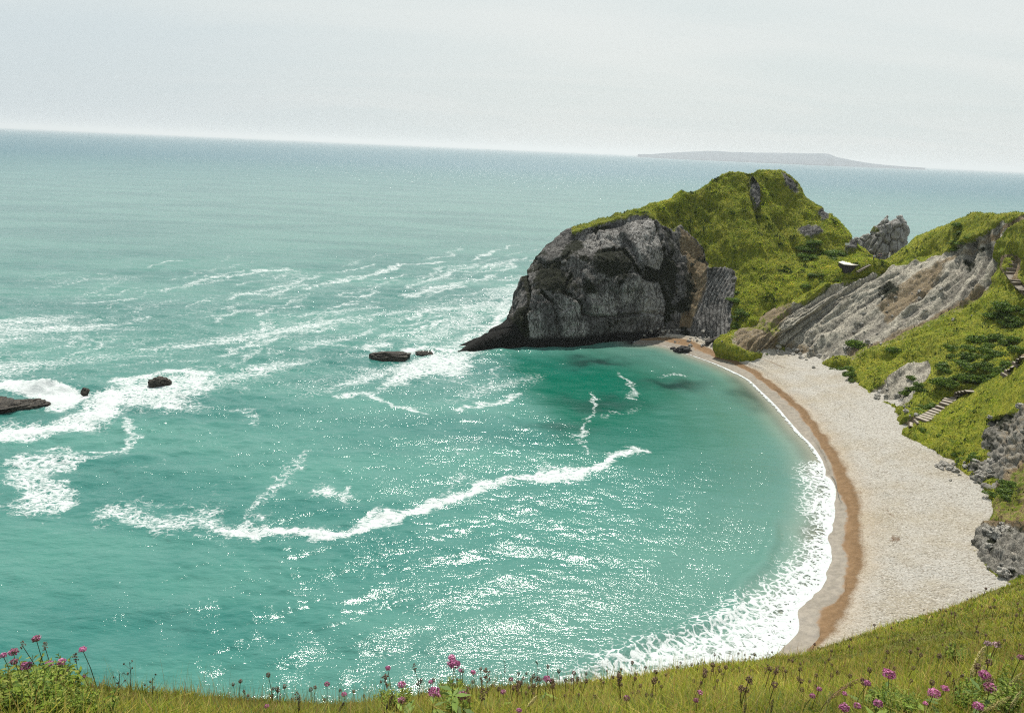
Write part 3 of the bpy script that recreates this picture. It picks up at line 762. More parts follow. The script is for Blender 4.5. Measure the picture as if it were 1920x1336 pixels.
# foam lace
wp = t.n('ShaderNodeTexNoise'); t.set(wp.inputs['Vector'], flat); wp.inputs['Scale'].default_value = .55; wp.inputs['Detail'].default_value = 4
wv = t.n('ShaderNodeVectorMath', operation='MULTIPLY_ADD'); t.set(wv.inputs[0], wp.outputs['Color']); wv.inputs[1].default_value = (1.9, 1.9, 0); t.set(wv.inputs[2], flat)
c1 = t.vor(wv, .95, 'DISTANCE_TO_EDGE'); c2 = t.vor(wv, 2.3, 'DISTANCE_TO_EDGE')
l1 = t.ss(c1, .22, .0); l2 = t.ss(c2, .26, .0)
st = t.map(wv, (.6, 1.25, 1), (0, 0, .15))
f1 = t.noise(st, 1.7, 6, .68, .6); f2 = t.noise(st, .42, 6, .62, .8); f3 = t.noise(st, 1.0, 5, .6, 1.6)
fil = t.m('SUBTRACT', 1, t.m('MULTIPLY', t.m('ABSOLUTE', t.m('SUBTRACT', f3, .5)), 5.5), None, True)
surfz = t.ss(sh, 22, 9)
lace = t.m('MULTIPLY', t.m('ADD', t.m('MULTIPLY', l1, .30), t.m('MULTIPLY', l2, .20)), t.m('ADD', .35, t.m('MULTIPLY', surfz, .65)))
lace = t.m('ADD', lace, t.m('MULTIPLY', fil, t.m('SUBTRACT', .26, t.m('MULTIPLY', surfz, .14))))
patt = t.m('ADD', lace, t.m('ADD', t.m('MULTIPLY', f1, .48), t.m('MULTIPLY', f2, .36)))
th = t.m('SUBTRACT', 1.2, t.m('MULTIPLY', fo, .8))
fm = t.m('MULTIPLY', t.ss(t.m('SUBTRACT', patt, th), -.05, .24), t.ss(fo, .04, .25))
fcol = t.mix(t.ss(f1, .3, .7), (.42, .465, .455), (.545, .575, .565))
# ripples
rot = .17
r1 = t.noise(t.map(flat, (.55, 1.35, 1), (0, 0, rot)), 1.0, 3, .6, .5)
r2 = t.noise(t.map(flat, (1.6, 3.6, 1), (0, 0, rot + .3)), 1.0, 3, .6, .4)
r3 = t.noise(t.map(flat, (.10, .30, 1), (0, 0, rot)), 1.0, 4, .6, .3)
gust = t.ss(t.noise(t.map(flat, (.05, .11, 1), (0, 0, .3)), 1.0, 3, .6, .5), .36, .66, .7, 1.2)
h = t.m('ADD', t.m('MULTIPLY', r1, t.m('MULTIPLY', gust, .105)), t.m('ADD', t.m('MULTIPLY', r2, t.m('MULTIPLY', gust, .085)), t.m('MULTIPLY', r3, t.m('ADD', .40, t.m('MULTIPLY', far, 2.0)))))
damp = t.m('MULTIPLY', t.ss(sh, .5, 12, .25, 1), t.m('SUBTRACT', 1, t.m('MULTIPLY', em, .55)))
nrm = t.bump(h, damp, 1.0)
wat = t.n('ShaderNodeBsdfPrincipled'); t.set(wat.inputs['Base Color'], base); t.set(wat.inputs['Roughness'], t.m('ADD', .13, t.m('MULTIPLY', far, .20)))
wat.inputs['IOR'].default_value = 1.333; t.set(wat.inputs['Normal'], nrm)
fb = t.bump(t.m('ADD', patt, t.m('MULTIPLY', f1, .5)), .5, .25)
fs = t.pbr(fcol, .9, fb, .1)
mx = t.n('ShaderNodeMixShader'); t.set(mx.inputs[0], fm); t.t.links.new(wat.outputs[0], mx.inputs[1]); t.t.links.new(fs, mx.inputs[2])
tr = t.n('ShaderNodeBsdfTransparent')
al_ = t.m('MAXIMUM', fm, t.ss(t.m('ADD', sh, t.m('MULTIPLY', t.m('SUBTRACT', n2, .5), 1.5)), .2, 4.5))
mx2 = t.n('ShaderNodeMixShader'); t.set(mx2.inputs[0], al_); t.t.links.new(tr.outputs[0], mx2.inputs[1]); t.t.links.new(mx.outputs[0], mx2.inputs[2])
t.out(mx2.outputs[0])
nr, na = DD.shape
Fs = grid_faces(nr, na)
keep = ~np.all(ds[Fs] < -14, axis=1)
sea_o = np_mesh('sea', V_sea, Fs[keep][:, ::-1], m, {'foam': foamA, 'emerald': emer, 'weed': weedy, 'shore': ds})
tag(sea_o, kind='structure')

# ------------------------------------------------------------------ far island
isl = [(1196, 289.3, 1), (1225, 288.5, 2), (1250, 287, 6), (1280, 285.5, 8), (1330, 283.5, 8), (1370, 285, 8), (1420, 286, 8), (1480, 287, 8), (1530, 288, 8), (1553, 289, 8), (1568, 294, 6), (1585, 298, 6), (1605, 302, 4), (1640, 307, 3), (1690, 311.5, 2), (1735, 314.6, 1)]
cols = []
for px, py, k in isl:
    Dd = 14500
    a = atD(px, py, Dd); dv = np.array([a[0], a[1], 0]) / Dd
    top = max(a[2], 3); dep_ = 120 * k
    cols.append([[*(dv * (Dd - dep_ - 60))[:2], -3], [*(dv * (Dd - dep_))[:2], top * .12], [*(dv * (Dd - dep_ * .6))[:2], top * .55], [*(dv * (Dd - dep_ * .3))[:2], top * .9], [*(dv * Dd)[:2], top], [*(dv * (Dd + dep_))[:2], top * .8], [*(dv * (Dd + dep_ * 1.5))[:2], -3]])
A = loft(cols, 14, 8); Pn = A.reshape(-1, 3).copy()
Pn[:, 2] += sm(8, 60, Pn[:, 2]) * fbm(Pn * .004, 301, 4) * 12
m, t = newmat('far_land'); p = t.pos()
t.out(t.pbr(t.mix(t.ss(t.noise(p, .003, 5), .4, .6), (.05, .078, .105), (.06, .088, .115)), .95))  # bluish haze tint mixed into the land colour
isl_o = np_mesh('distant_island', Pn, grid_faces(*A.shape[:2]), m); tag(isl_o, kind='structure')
# small buildings and a mast near its low end

# ------------------------------------------------------------------ haze
import bmesh
bm = bmesh.new(); bmesh.ops.create_cube(bm, size=1)
me = bpy.data.meshes.new('haze'); bm.to_mesh(me); bm.free()
hz_o = bpy.data.objects.new('haze', me); COL.objects.link(hz_o)
hz_o.scale = (200000, 200000, 204); hz_o.location = (0, 0, 102 - 6)
m, t = newmat('sea_haze')
v = t.n('ShaderNodeVolumePrincipled'); v.inputs['Color'].default_value = (.91, .97, 1, 1); v.inputs['Density'].default_value = 6.2e-5; v.inputs['Anisotropy'].default_value = .3
t.out(vol=v.outputs[0]); me.materials.append(m); tag(hz_o, kind='stuff')
# ------------------------------------------------------------------ foreground slope under the camera
FG = [(-420, 1270, 3.6), (-200, 1274, 3.6), (0, 1282, 3.7), (150, 1290, 3.8), (300, 1302, 4.0), (500, 1318, 4.2), (620, 1326, 4.4), (760, 1316, 4.7), (940, 1294, 5.2), (1100, 1288, 5.8),
      (1280, 1262, 7), (1413, 1247, 8.5), (1513, 1227, 10.5), (1613, 1196, 12.5), (1780, 1138, 16), (1920, 1085, 20), (2150, 995, 26), (2420, 880, 33)]
cols = []
for px, py, D in FG:
    c = [np.array([(px - 960) / 1386 * .25, .05, 46.35]), atD(px, 1560, 1.75)]
    D0 = 2.55
    for k in (0, .3, .55, .78):
        yy = 1352 + (py - 1352) * k
        c.append(atD(px, yy, D0 * (D / D0) ** (k ** 1.25)))
    r = atD(px, py, D); c.append(r)
    rv = np.array([r[0], r[1]]) / D
    for dd, dz in ((.5, -.75), (2, -3.8), (8, -17), (16, -36), (26, -52)):
        c.append(np.array([r[0] + rv[0] * dd, r[1] + rv[1] * dd, max(r[2] + dz, -3 if dd < 20 else -4)]))
    cols.append(c)
A_fg = loft(cols, 24, 16)
Pf = A_fg.reshape(-1, 3).copy(); Nf = grid_normals(A_fg).reshape(-1, 3)
Dp = np.hypot(Pf[:, 0], Pf[:, 1])
Pf += Nf * (fbm(Pf * .9, 401, 4) * .05 * np.clip(Dp / 6, .3, 3) * sm(1.5, 3, Dp))[:, None]
F_fg = grid_faces(*A_fg.shape[:2])
m, t = newmat('turf_soil'); p = t.pos()
n1 = t.noise(p, 2.2, 5, .6); n2 = t.noise(p, 14, 5, .7)
c_ = t.mix(t.ss(n1, .3, .7), (.10, .13, .014), (.16, .165, .03)); c_ = t.mix(t.ss(n2, .4, .7), c_, (.05, .045, .016))
t.out(t.pbr(c_, .95, t.bump(n2, .8, .05), .2))
fg_o = np_mesh('foreground_slope', Pf, F_fg, m); tag(fg_o, kind='structure')
bvh_fg = bvh_of(Pf, F_fg)

def leafmat(name, trans=.45, attr=True, c=(.1, .15, .02), rough=.6):
    m, t = newmat(name)
    col = t.attr('col', True) if attr else c
    oi = t.n('ShaderNodeObjectInfo').outputs['Random']
    if not attr:
        col = t.mix(t.ss(t.noise(t.obj(), 18, 3), .3, .7), c, tuple(x * .6 for x in c))
    hs = t.n('ShaderNodeHueSaturation'); t.set(hs.inputs['Color'], col); t.set(hs.inputs['Value'], t.m('ADD', .8, t.m('MULTIPLY', oi, .4)))
    b = t.pbr(hs.outputs[0], rough, None, .25)
    tl = t.n('ShaderNodeBsdfTranslucent'); t.set(tl.inputs[0], hs.outputs[0])
    mx = t.n('ShaderNodeMixShader'); mx.inputs[0].default_value = trans; t.t.links.new(b, mx.inputs[1]); t.t.links.new(tl.outputs[0], mx.inputs[2])
    t.out(mx.outputs[0]); return m
M_blade = leafmat('grass_blade', .5)
M_tuft = leafmat('hill_grass', .5)

def blades(Pt, Nn, h, w, lean, col, segs=3, tipcol=None):
    """curved ribbons growing from points Pt; returns V, faces, col"""
    n = len(Pt)
    a = RS.rand(n) * 6.283
    d = np.stack([np.cos(a), np.sin(a), 0 * a], -1)          # lean direction
    s = np.stack([-np.sin(a + RS.normal(size=n) * .6), np.cos(a), 0 * a], -1)   # width direction
    V = []; Cc = []
    for k in range(segs + 1):
        f = k / segs
        c = Pt + np.array([0, 0, 1.]) * (h * f * (1 - .25 * lean * f))[:, None] + d * (h * lean * f * f)[:, None]
        ww = w * (1 - f ** 1.6) * .5
        V.append(c - s * ww[:, None]); V.append(c + s * ww[:, None])
        cc = col if tipcol is None else col * (1 - f) + tipcol * f
        Cc += [cc, cc]
    V = np.stack(V, 1).reshape(-1, 3); Cc = np.stack(Cc, 1).reshape(-1, 3)
    base = (np.arange(n) * (2 * (segs + 1)))[:, None]
    Fs = []
    for k in range(segs):
        Fs.append(base + np.array([[2 * k, 2 * k + 1, 2 * k + 3, 2 * k + 2]]))
    return V, np.concatenate(Fs), Cc
def sample_grid(A, Vn_, wcell, count):
    """random points on a grid surface, cell weights wcell (n-1,m-1)"""
    n, m = A.shape[:2]
    G = Vn_.reshape(n, m, 3)
    w = wcell.ravel(); w = w / w.sum()
    ids = RS.choice(len(w), count, p=w)
    i, j = ids // (m - 1), ids % (m - 1); a = RS.rand(count)[:, None]; b = RS.rand(count)[:, None]
    P = G[i, j] * (1 - a) * (1 - b) + G[i + 1, j] * a * (1 - b) + G[i + 1, j + 1] * a * b + G[i, j + 1] * (1 - a) * b
    nn = np.cross(G[i + 1, j] - G[i, j], G[i, j + 1] - G[i, j]); nn /= np.maximum(np.linalg.norm(nn, axis=1, keepdims=True), 1e-9)
    return P, nn, i, j
def cell_area(A, V):
    n, m = A.shape[:2]; G = V.reshape(n, m, 3)
    return np.linalg.norm(np.cross(G[1:, :-1] - G[:-1, :-1], G[:-1, 1:] - G[:-1, :-1]), axis=2)
# --- the sward
PAL = np.array([(.18, .245, .016), (.255, .275, .028), (.35, .31, .09), (.07, .125, .013), (.24, .15, .06), (.35, .35, .055)])
G = Pf.reshape(*A_fg.shape); mid = (G[1:, 1:] + G[:-1, :-1]) / 2
qm = proj(mid.reshape(-1, 3)).reshape(*mid.shape[:2], 2); Dm = np.hypot(mid[..., 0], mid[..., 1])
vis = (qm[..., 0] > -120) & (qm[..., 0] < 2050) & (qm[..., 1] < 1480) & (np.arange(mid.shape[1])[None] < 16 * 7.3) & (np.arange(mid.shape[1])[None] > 12)
ca = cell_area(A_fg, Pf) * vis
def sward(count, hf, wf, dens, cols_p, leanr, segs=3):
    P, nn, i, j = sample_grid(A_fg, Pf, ca * dens(Dm), count)
    D = np.hypot(P[:, 0], P[:, 1])
    pn = fbm(P * .8, 421, 3); pn2 = fbm(P * 2.5, 425, 2)
    k = np.array([RS.choice(6, p=cols_p) for _ in range(count)])
    c = PAL[k] * (.75 + .5 * RS.rand(count))[:, None]
    c = c * (1 + .65 * pn + .35 * pn2)[:, None] + np.maximum(pn2, 0)[:, None] * np.array([.03, .012, 0.])
    h = hf(D, count) * (1 + .45 * pn + .25 * pn2); w = wf(D, count)
    lean = leanr[0] + RS.rand(count) * leanr[1]
    return blades(P - nn * .01, nn, h, w, lean, np.clip(c, .005, 1), segs, np.clip(c * np.array([1.25, 1.1, 1.0]), .005, 1))
B1 = sward(150000, lambda D, n: (.032 + .055 * RS.rand(n)) * np.clip(.8 + D / 30, .8, 1.3), lambda D, n: np.maximum(.0030, .00105 * D) * (.7 + .6 * RS.rand(n)), lambda D: 1 / np.maximum(D, 2.5) ** 1.75, [.28, .22, .16, .17, .10, .07], (.15, 1.2))
B2 = sward(9000, lambda D, n: .13 + .13 * RS.rand(n), lambda D, n: np.maximum(.0016, .0006 * D), lambda D: 1 / np.maximum(D, 2.5) ** 1.9, [.12, .2, .42, .05, .2, .01], (.05, .35))
def joinV(Bs):
    V = []; Fc = []; C_ = []; o = 0
    for v, f, c in Bs: V.append(v); Fc.append(f + o); C_.append(c); o += len(v)
    return np.concatenate(V), np.concatenate(Fc), np.concatenate(C_)
B3 = sward(70000, lambda D, n: .025 + .04 * RS.rand(n), lambda D, n: np.maximum(.007, .0022 * D) * (.6 + .7 * RS.rand(n)), lambda D: 1 / np.maximum(D, 2.5) ** 1.8, [.34, .2, .1, .28, .06, .02], (.6, 1.6), 2)
ca = cell_area(A_fg, Pf) * (~vis) * (np.arange(mid.shape[1])[None] < 116) * (np.arange(mid.shape[1])[None] > 2)
B4 = sward(60000, lambda D, n: .035 + .06 * RS.rand(n), lambda D, n: np.maximum(.004, .0013 * D), lambda D: 1 / np.maximum(D, 2.) ** 1.5, [.28, .22, .16, .17, .10, .07], (.15, 1.2))
v, f, c = joinV([B1, B2, B3, B4])
gr_o = np_mesh('meadow_grass', v, f, M_blade, {'col': c}); tag(gr_o, 'rough yellow green meadow grass covering the slope in front', None, kind='stuff')

# --- tufts on the distant turf
HP = np.array([(.21, .285, .016), (.30, .33, .026), (.11, .17, .014), (.34, .30, .07), (.055, .10, .012)])
def turf(name, A, V, at, count, jmax, hsz):
    n, m = A.shape[:2]
    g = at['grass'].reshape(n, m)[:-1, :-1]; ms = at['moss_shade'].reshape(n, m)[:-1, :-1]
    w = cell_area(A, V) * sm(.45, .75, g) * (np.arange(m - 1)[None] < jmax) * (np.arange(m - 1)[None] > 20)
    P, nn, i, j = sample_grid(A, V, w, count)
    pn = fbm(P * .11, 431, 4); pn2 = fbm(P * .5, 435, 3)
    k = np.array([RS.choice(5, p=[.40, .32, .14, .10, .04]) for _ in range(count)])
    c = HP[k] * (.8 + .4 * RS.rand(count))[:, None] * (1 + .75 * pn)[:, None]  # broad noise darkens the turf to paint shaded hollows
    c[pn2 > .42] = np.array([.03, .058, .010]) * (.7 + .6 * RS.rand((pn2 > .42).sum()))[:, None]
    c = np.where((pn2 < -.3)[:, None], c * np.array([1.5, 1.25, 1.2]), c)
    h = hsz * (.5 + .9 * RS.rand(count)) * (1 + .9 * np.maximum(pn2, 0)); wd = h * (.22 + .25 * RS.rand(count))
    v, f, cc = blades(P - nn * .08, nn, h, wd, .3 + RS.rand(count) * .9, c, 2)
    o = np_mesh(name, v, f, M_tuft, {'col': cc}); return o
o = turf('headland_grass', A_head, V_head, AT_head, 70000, 28 * 7, .36); tag(o, 'bright green tussock grass covering the back of the headland', kind='stuff')
o = turf('hillside_grass', A_hill, V_hill, AT_hill, 70000, 26 * 8, .36); tag(o, 'green tussock grass covering the hillside above the beach', kind='stuff')
o = turf('spur_grass', A_spur, V_spur, AT_spur, 42000, 30 * 5, .3); tag(o, 'yellow green grass covering the near spur beside the beach', kind='stuff')

# ------------------------------------------------------------------ rocks
def ico(sub):
    bm = bmesh.new(); bmesh.ops.create_icosphere(bm, subdivisions=sub, radius=1); bm.verts.ensure_lookup_table()
    V = np.array([v.co[:] for v in bm.verts]); Fc = np.array([[v.index for v in f.verts] for f in bm.faces]); bm.free(); return V, Fc
def rockmat(name, a, b, d):
    m, t = newmat(name); p = t.obj()
    n1 = t.noise(p, .9, 6, .65); n2 = t.noise(p, 4, 5, .7)
    c = t.mix(t.ss(n1, .35, .65), a, b); c = t.mix(t.ss(n2, .5, .72), c, d)
    ck = t.ss(t.vor(p, 1.6, 'DISTANCE_TO_EDGE'), 0, .06)
    c = t.mix(ck, tuple(x * .25 for x in a), c)
    t.out(t.pbr(c, .75, t.bump(t.m('ADD', n2, t.m('MULTIPLY', ck, .5)), .8, .2), .35)); return m
M_rdark = rockmat('wet_dark_rock', (.022, .02, .016), (.06, .052, .04), (.10, .085, .06))
M_rpale = rockmat('pale_limestone', (.30, .285, .25), (.42, .40, .35), (.2, .18, .15))
M_rblack = rockmat('black_boulder', (.012, .012, .012), (.03, .03, .028), (.07, .065, .06))
M_stack = terrain_mat('stack_limestone', (.32, .31, .285), (.42, .41, .38), (.26, .25, .225), .42, .4)
def rock_mesh(size, seed, sub=4, blocky=.35, layers=0):
    V, Fc = ico(sub)
    k = np.array(size)
    f1, f2, r = worley(V * 1.3 + seed * 3.7, seed)
    d = 1 + (r - .5) * blocky - (1 - sm(0, .15, f2 - f1)) * blocky * .35 + fbm(V * 2.2 + seed, seed, 4) * .28
    V = V * d[:, None]
    V = np.sign(V) * np.abs(V) ** .85
    V = V * k
    if layers: V[:, 2] += .12 * size[2] * np.sin(V[:, 2] / size[2] * layers)
    return V, Fc
def rock(name, label, loc, size, seed, mat, sub=4, rz=0, blocky=.35, layers=0, group=None, cat='rock'):
    V, Fc = rock_mesh(size, seed, sub, blocky, layers)
    o = np_mesh(name, V, Fc, mat, smooth=False if sub < 4 else True); o.location = loc; o.rotation_euler = (0, 0, rz)
    tag(o, label, cat, group); return o
def wpt(px, py, z=0): return atz(px, py, z)
a = wpt(-48, 767); rock('sea_rock', 'large flat layered dark rock at the left edge, waves breaking over it', (a[0], a[1], .3), (7.8, 2.8, 1.35), 11, M_rdark, 5, .25, .5, 9)
a = wpt(40, 762); rock('sea_rock', 'low brown ledge running into white foam beside the large layered rock', (a[0], a[1], .1), (4.6, 2.0, 1.0), 12, M_rdark, 5, .35, .5, 9)
a = wpt(160, 742); rock('sea_rock', 'small rounded rock poking from the white spray, streaming with water', (a[0], a[1], .8), (.75, .6, .75), 13, M_rdark, 4)
a = wpt(296, 722); rock('sea_rock', 'lone dark rock with two humps in the middle of the foam ring', (a[0], a[1], .4), (2.0, 1.1, 1.15), 14, M_rdark, 5, .2, .6)
a = wpt(734, 672); rock('sea_rock', 'long low dark reef rock in foam off the tip of the headland', (a[0], a[1], .2), (4.6, 2.2, 1.5), 15, M_rdark, 5, .15, .5, 5)
a = wpt(795, 664); rock('sea_rock', 'small awash rock with a wave curling over it between reef and headland', (a[0], a[1], -.1), (2.4, 1.2, .9), 16, M_rdark, 4, .1)
def on_beach(px, py):
    h = hit_px(bvh_beach, px, py); return h[0] if h else wpt(px, py, 1)
a = on_beach(1280, 659); rock('boulder', 'black angular boulder at the waterline under the banded cliff', (a[0], a[1], a[2] + .35), (2.1, 1.2, 1.0), 21, M_rblack, 4, .3, .6)
a = on_beach(1262, 654); rock('boulder', 'small dark rock lying just left of the black boulder', (a[0], a[1], a[2] + .1), (.8, .6, .4), 22, M_rblack, 3, .3)
for k, (px, py, s) in enumerate([(1330, 642, 2.2), (1343, 638, 2.6), (1352, 646, 1.6), (1318, 648, 1.2)]):
    a = on_beach(px, py)
    rock('rock_slab', ['tilted grey slab at the foot of the banded cliff, nearest the black boulder', 'largest tilted grey slab at the foot of the banded cliff', 'pale slab in front of the largest tilted slab', 'low pale slab left of the tilted slabs'][k if k < 3 else 3] if k else 'tilted grey slab beside the largest slab at the banded cliff foot',
         (a[0], a[1], a[2] + .2), (s, s * .35, s * .32), 30 + k, M_rpale if k > 1 else M_rdark, 4, .9, .5)
pr = [rock_mesh((1, .75, .6), 40 + k, 3, .5) for k in range(5)]
pme = []
for k, (V, Fc) in enumerate(pr):
    o = np_mesh('loose_stone', V, Fc, M_rpale, smooth=False); pme.append(o.data); bpy.data.objects.remove(o)
def stones(pts, n, size, label, group, bv=None):
    for k in range(n):
        px, py, sx, sy = pts[RS.randint(len(pts))]
        x = px + RS.normal() * sx; y = py + RS.normal() * sy
        hb = hit_px(bvh_beach, x, y); best = hb
        for bb in (bvh_hill, bvh_spur, bvh_head):
            h = hit_px(bb, x, y)
            if h and (best is None or np.linalg.norm(h[0] - C0) < np.linalg.norm(best[0] - C0)): best = h
        if best is None: continue
        o = bpy.data.objects.new('loose_stone', pme[RS.randint(5)]); COL.objects.link(o)
        s = size * (.5 + RS.rand() ** 2 * 1.1); o.scale = (s, s, s); o.location = best[0] + np.array([0, 0, s * .2]); o.rotation_euler = (RS.rand() * .6, RS.rand() * .6, RS.rand() * 6)
        tag(o, label, 'stone', group)
stones([(1245, 622, 14, 4), (1290, 640, 25, 8), (1310, 632, 15, 6)], 34, .45, 'small pale stone scattered on the sand under the banded cliff', 'stones scattered below the banded cliff')
stones([(1510, 665, 25, 6), (1480, 658, 14, 4)], 26, .55, 'pale chalk stone fallen at the foot of the grey landslip', 'stones at the foot of the landslip')
stones([(1640, 575, 40, 22), (1570, 630, 35, 18), (1740, 560, 40, 22)], 50, .42, 'pale stone strewn on the slipped chalk slope', 'stones strewn on the landslip')
stones([(1790, 880, 20, 8), (1825, 893, 18, 6), (1770, 872, 10, 4)], 34, .42, 'flat pale stone in the scree below the grassy spur', 'scree stones below the grassy spur')
stones([(1705, 770, 8, 8), (1660, 742, 12, 6)], 12, .5, 'pale stone at the bottom of the small scar beside the beach stairs', 'stones below the small scar')
stones([(1862, 1040, 14, 20), (1880, 1070, 12, 8), (1875, 1000, 14, 12)], 12, .55, 'rounded grey rock in the lower crag at the right edge', 'rocks of the lower crag')
stones([(1860, 850, 22, 24), (1890, 800, 18, 18), (1850, 890, 14, 10)], 12, .45, 'jutting grey rock in the upper crag at the right edge', 'rocks of the upper crag')

# rock stack beyond the saddle
SK = [(1588, 452, 486, 1), (1604, 450, 500, 3), (1618, 441, 512, 5), (1633, 437, 515, 6), (1640, 422, 515, 7), (1650, 413, 515, 7), (1662, 405, 515, 7), (1668, 413, 515, 7), (1674, 411, 515, 7), (1683, 406, 515, 7), (1692, 409, 515, 7), (1699, 420, 515, 6), (1704, 437, 515, 5), (1704, 460, 515, 4), (1703, 480, 515, 2)]
cols = []
for px, top, bot, th_ in SK:
    D = 252
    r = atD(px, top, D); dv = np.array([r[0], r[1]]) / D
    z = r[2]
    cols.append([[*(dv * (D - th_ - 3)), -3], [*(dv * (D - th_ * .9)), z * .3], [*(dv * (D - th_ * .75)), z * .62], [*(dv * (D - th_ * .5)), z * .88], [*(dv * D), z], [*(dv * (D + th_ * .6)), z * .8], [*(dv * (D + th_)), z * .4], [*(dv * (D + th_ + 2)), -3]])
A_st = loft(cols, 14, 18)
def st_masks(q, P):
    o = np.zeros(len(P)); return {'grass': sm(.3, .6, blob(q, (1640, 430), 8, 7)) * .55, 'soil': o, 'moss_shade': .2 + 0 * o, 'wet': o}
def st_disp(P, N, q, at, u, v):
    f1, f2, r = worley(P * np.array([.4, .4, .26]), 505)
    return ((r - .5) * 1.5 - (1 - sm(0, .15, f2 - f1)) * .8 + fbm(P * .5, 507, 4) * .9) * sm(0, 12, v) * sm(143, 120, v)
st_o, _, _, _ = finish_patch('rock_stack', A_st, st_masks, M_stack, st_disp)
tag(st_o, 'grey craggy limestone stack with two peaks beyond the grassy saddle', 'rock')
# ------------------------------------------------------------------ shrubs
def leaf_clump(seed, n=1500, flat=.75):
    r = np.random.RandomState(seed)
    k = r.normal(size=(7, 3)) * np.array([.45, .45, .25]); rad = .45 + .25 * r.rand(7)
    c = k[r.randint(7, size=n)]; d = r.normal(size=(n, 3)); d /= np.linalg.norm(d, axis=1)[:, None]
    P = c + d * (rad[r.randint(7, size=n)] * (.75 + .3 * r.rand(n)))[:, None]
    P[:, 2] = np.abs(P[:, 2]) * flat
    s = .07 + .07 * r.rand(n)
    a = r.normal(size=(n, 3)); a /= np.linalg.norm(a, axis=1)[:, None]; b = np.cross(a, d); b /= np.maximum(np.linalg.norm(b, axis=1)[:, None], 1e-6)
    V = np.stack([P - a * s[:, None], P + b * s[:, None] * .7, P + a * s[:, None], P - b * s[:, None] * .7], 1).reshape(-1, 3)
    Fc = np.arange(n * 4).reshape(-1, 4)
    pal = np.array([(.065, .125, .014), (.11, .18, .018), (.17, .24, .024), (.03, .06, .01)])
    cc = pal[r.choice(4, n, p=[.36, .33, .16, .15])] * (.8 + .4 * r.rand(n))[:, None]
    cc = np.repeat(cc, 4, 0)
    return V, Fc, cc
M_leaf = leafmat('shrub_leaf', .3)
M_twig, t = newmat('shrub_stem'); t.out(t.pbr(t.mix(t.noise(t.obj(), 5, 3), (.05, .035, .02), (.09, .07, .045)), .9))
shr = []
def stem_mesh(seed):
    r = np.random.RandomState(seed); V = []; Fc = []
    for k in range(5):
        a = r.rand() * 6.28; e = np.array([math.cos(a) * .45, math.sin(a) * .45, .5]); o = len(V)
        for f_, w in ((0, .05), (.5, .035), (1, .015)):
            c = e * f_ + np.array([0, 0, -.15 + .1 * f_])
            for q_ in range(5): V.append(c + np.array([math.cos(q_ * 1.257), math.sin(q_ * 1.257), 0]) * w)
        for s_ in range(2):
            for q_ in range(5): Fc.append([o + s_ * 5 + q_, o + s_ * 5 + (q_ + 1) % 5, o + s_ * 5 + 5 + (q_ + 1) % 5, o + s_ * 5 + 5 + q_])
    return np.array(V), np.array(Fc)
for k in range(5):
    root = empty('shrub', (0, 0, -500))
    V, Fc, cc = leaf_clump(600 + k); np_mesh('foliage', V, Fc, M_leaf, {'col': cc}, parent=root)
    V, Fc = stem_mesh(650 + k); np_mesh('stem', V, Fc, M_twig, parent=root); shr.append(root)
used = [False] * 5
def shrub(px, py, size, label, group, bv, flat=1.0):
    h = hit_px(bv, px, py)
    if h is None: return
    size *= 1.05
    k = RS.randint(5)
    if not used[k]: o = shr[k]; used[k] = True
    else: o = copy_tree(shr[k])
    o.location = h[0] - np.array([0, 0, .12 * size]); o.scale = (size, size, size * flat); o.rotation_euler = (0, 0, RS.rand() * 6.28)
    tag(o, label, 'shrub', group)
def thicket(poly, n, s0, s1, label, group, bv, flat=1.0):
    poly = np.array(poly, float); lo = poly.min(0); hi = poly.max(0); c = 0; tries = 0
    while c < n and tries < 4000:
        tries += 1; q = lo + RS.rand(2) * (hi - lo)
        if poly_sd(q[None], poly)[0] > 0: shrub(q[0], q[1], s0 + RS.rand() * (s1 - s0), label, group, bv, flat); c += 1
thicket([(1765, 672), (1790, 625), (1830, 610), (1880, 630), (1925, 640), (1925, 690), (1885, 715), (1830, 735), (1770, 725), (1755, 690)], 40, .9, 1.8, 'dark leafy shrub in the thicket on the slope above the beach stairs', 'thicket above the beach stairs', bvh_hill, .85)
thicket([(1845, 590), (1870, 568), (1925, 572), (1925, 620), (1890, 612)], 14, .9, 1.7, 'dark shrub on the rounded knoll at the right edge above the thicket', 'shrubs on the rounded knoll', bvh_hill, .8)
thicket([(1545, 690), (1600, 690), (1600, 715), (1580, 705)], 7, .8, 1.3, 'green shrub at the beach edge below the landslip', 'shrubs at the beach edge below the landslip', bvh_hill, .8)
shrub(1612, 648, 1.9, 'round dark bush standing alone at the lower edge of the landslip', None, bvh_hill)
shrub(1672, 655, 1.5, 'small dark bush on the open grass right of the lone round bush', None, bvh_hill, .7)
shrub(1795, 422, 1.5, 'small dark bush on the skyline of the right hill', None, bvh_hill, .8)
thicket([(1760, 470), (1790, 440), (1815, 425), (1822, 440), (1790, 470)], 9, .6, 1.2, 'low dark shrub on the grass below the right skyline', 'low shrubs below the right skyline', bvh_hill, .6)
thicket([(1700, 712), (1722, 700), (1728, 745), (1700, 760)], 5, .8, 1.3, 'dark bush beside the small scar near the stairs', 'bushes beside the small scar', bvh_hill, .8)
thicket([(1706, 780), (1740, 755), (1770, 735), (1760, 755), (1720, 785)], 7, .7, 1.2, 'green bush on the bank left of the beach stairs', 'bushes left of the beach stairs', bvh_hill, .7)
thicket([(1720, 806), (1760, 815), (1800, 868), (1830, 885), (1845, 860), (1800, 840), (1750, 795)], 16, .6, 1.2, 'dark green shrub along the foot of the grassy spur', 'shrubs along the foot of the spur', bvh_spur, .8)
thicket([(1855, 930), (1880, 905), (1915, 905), (1900, 935)], 6, .6, 1.1, 'dark bush in the brown hollow between the two crags', 'bushes between the two crags', bvh_spur, .7)
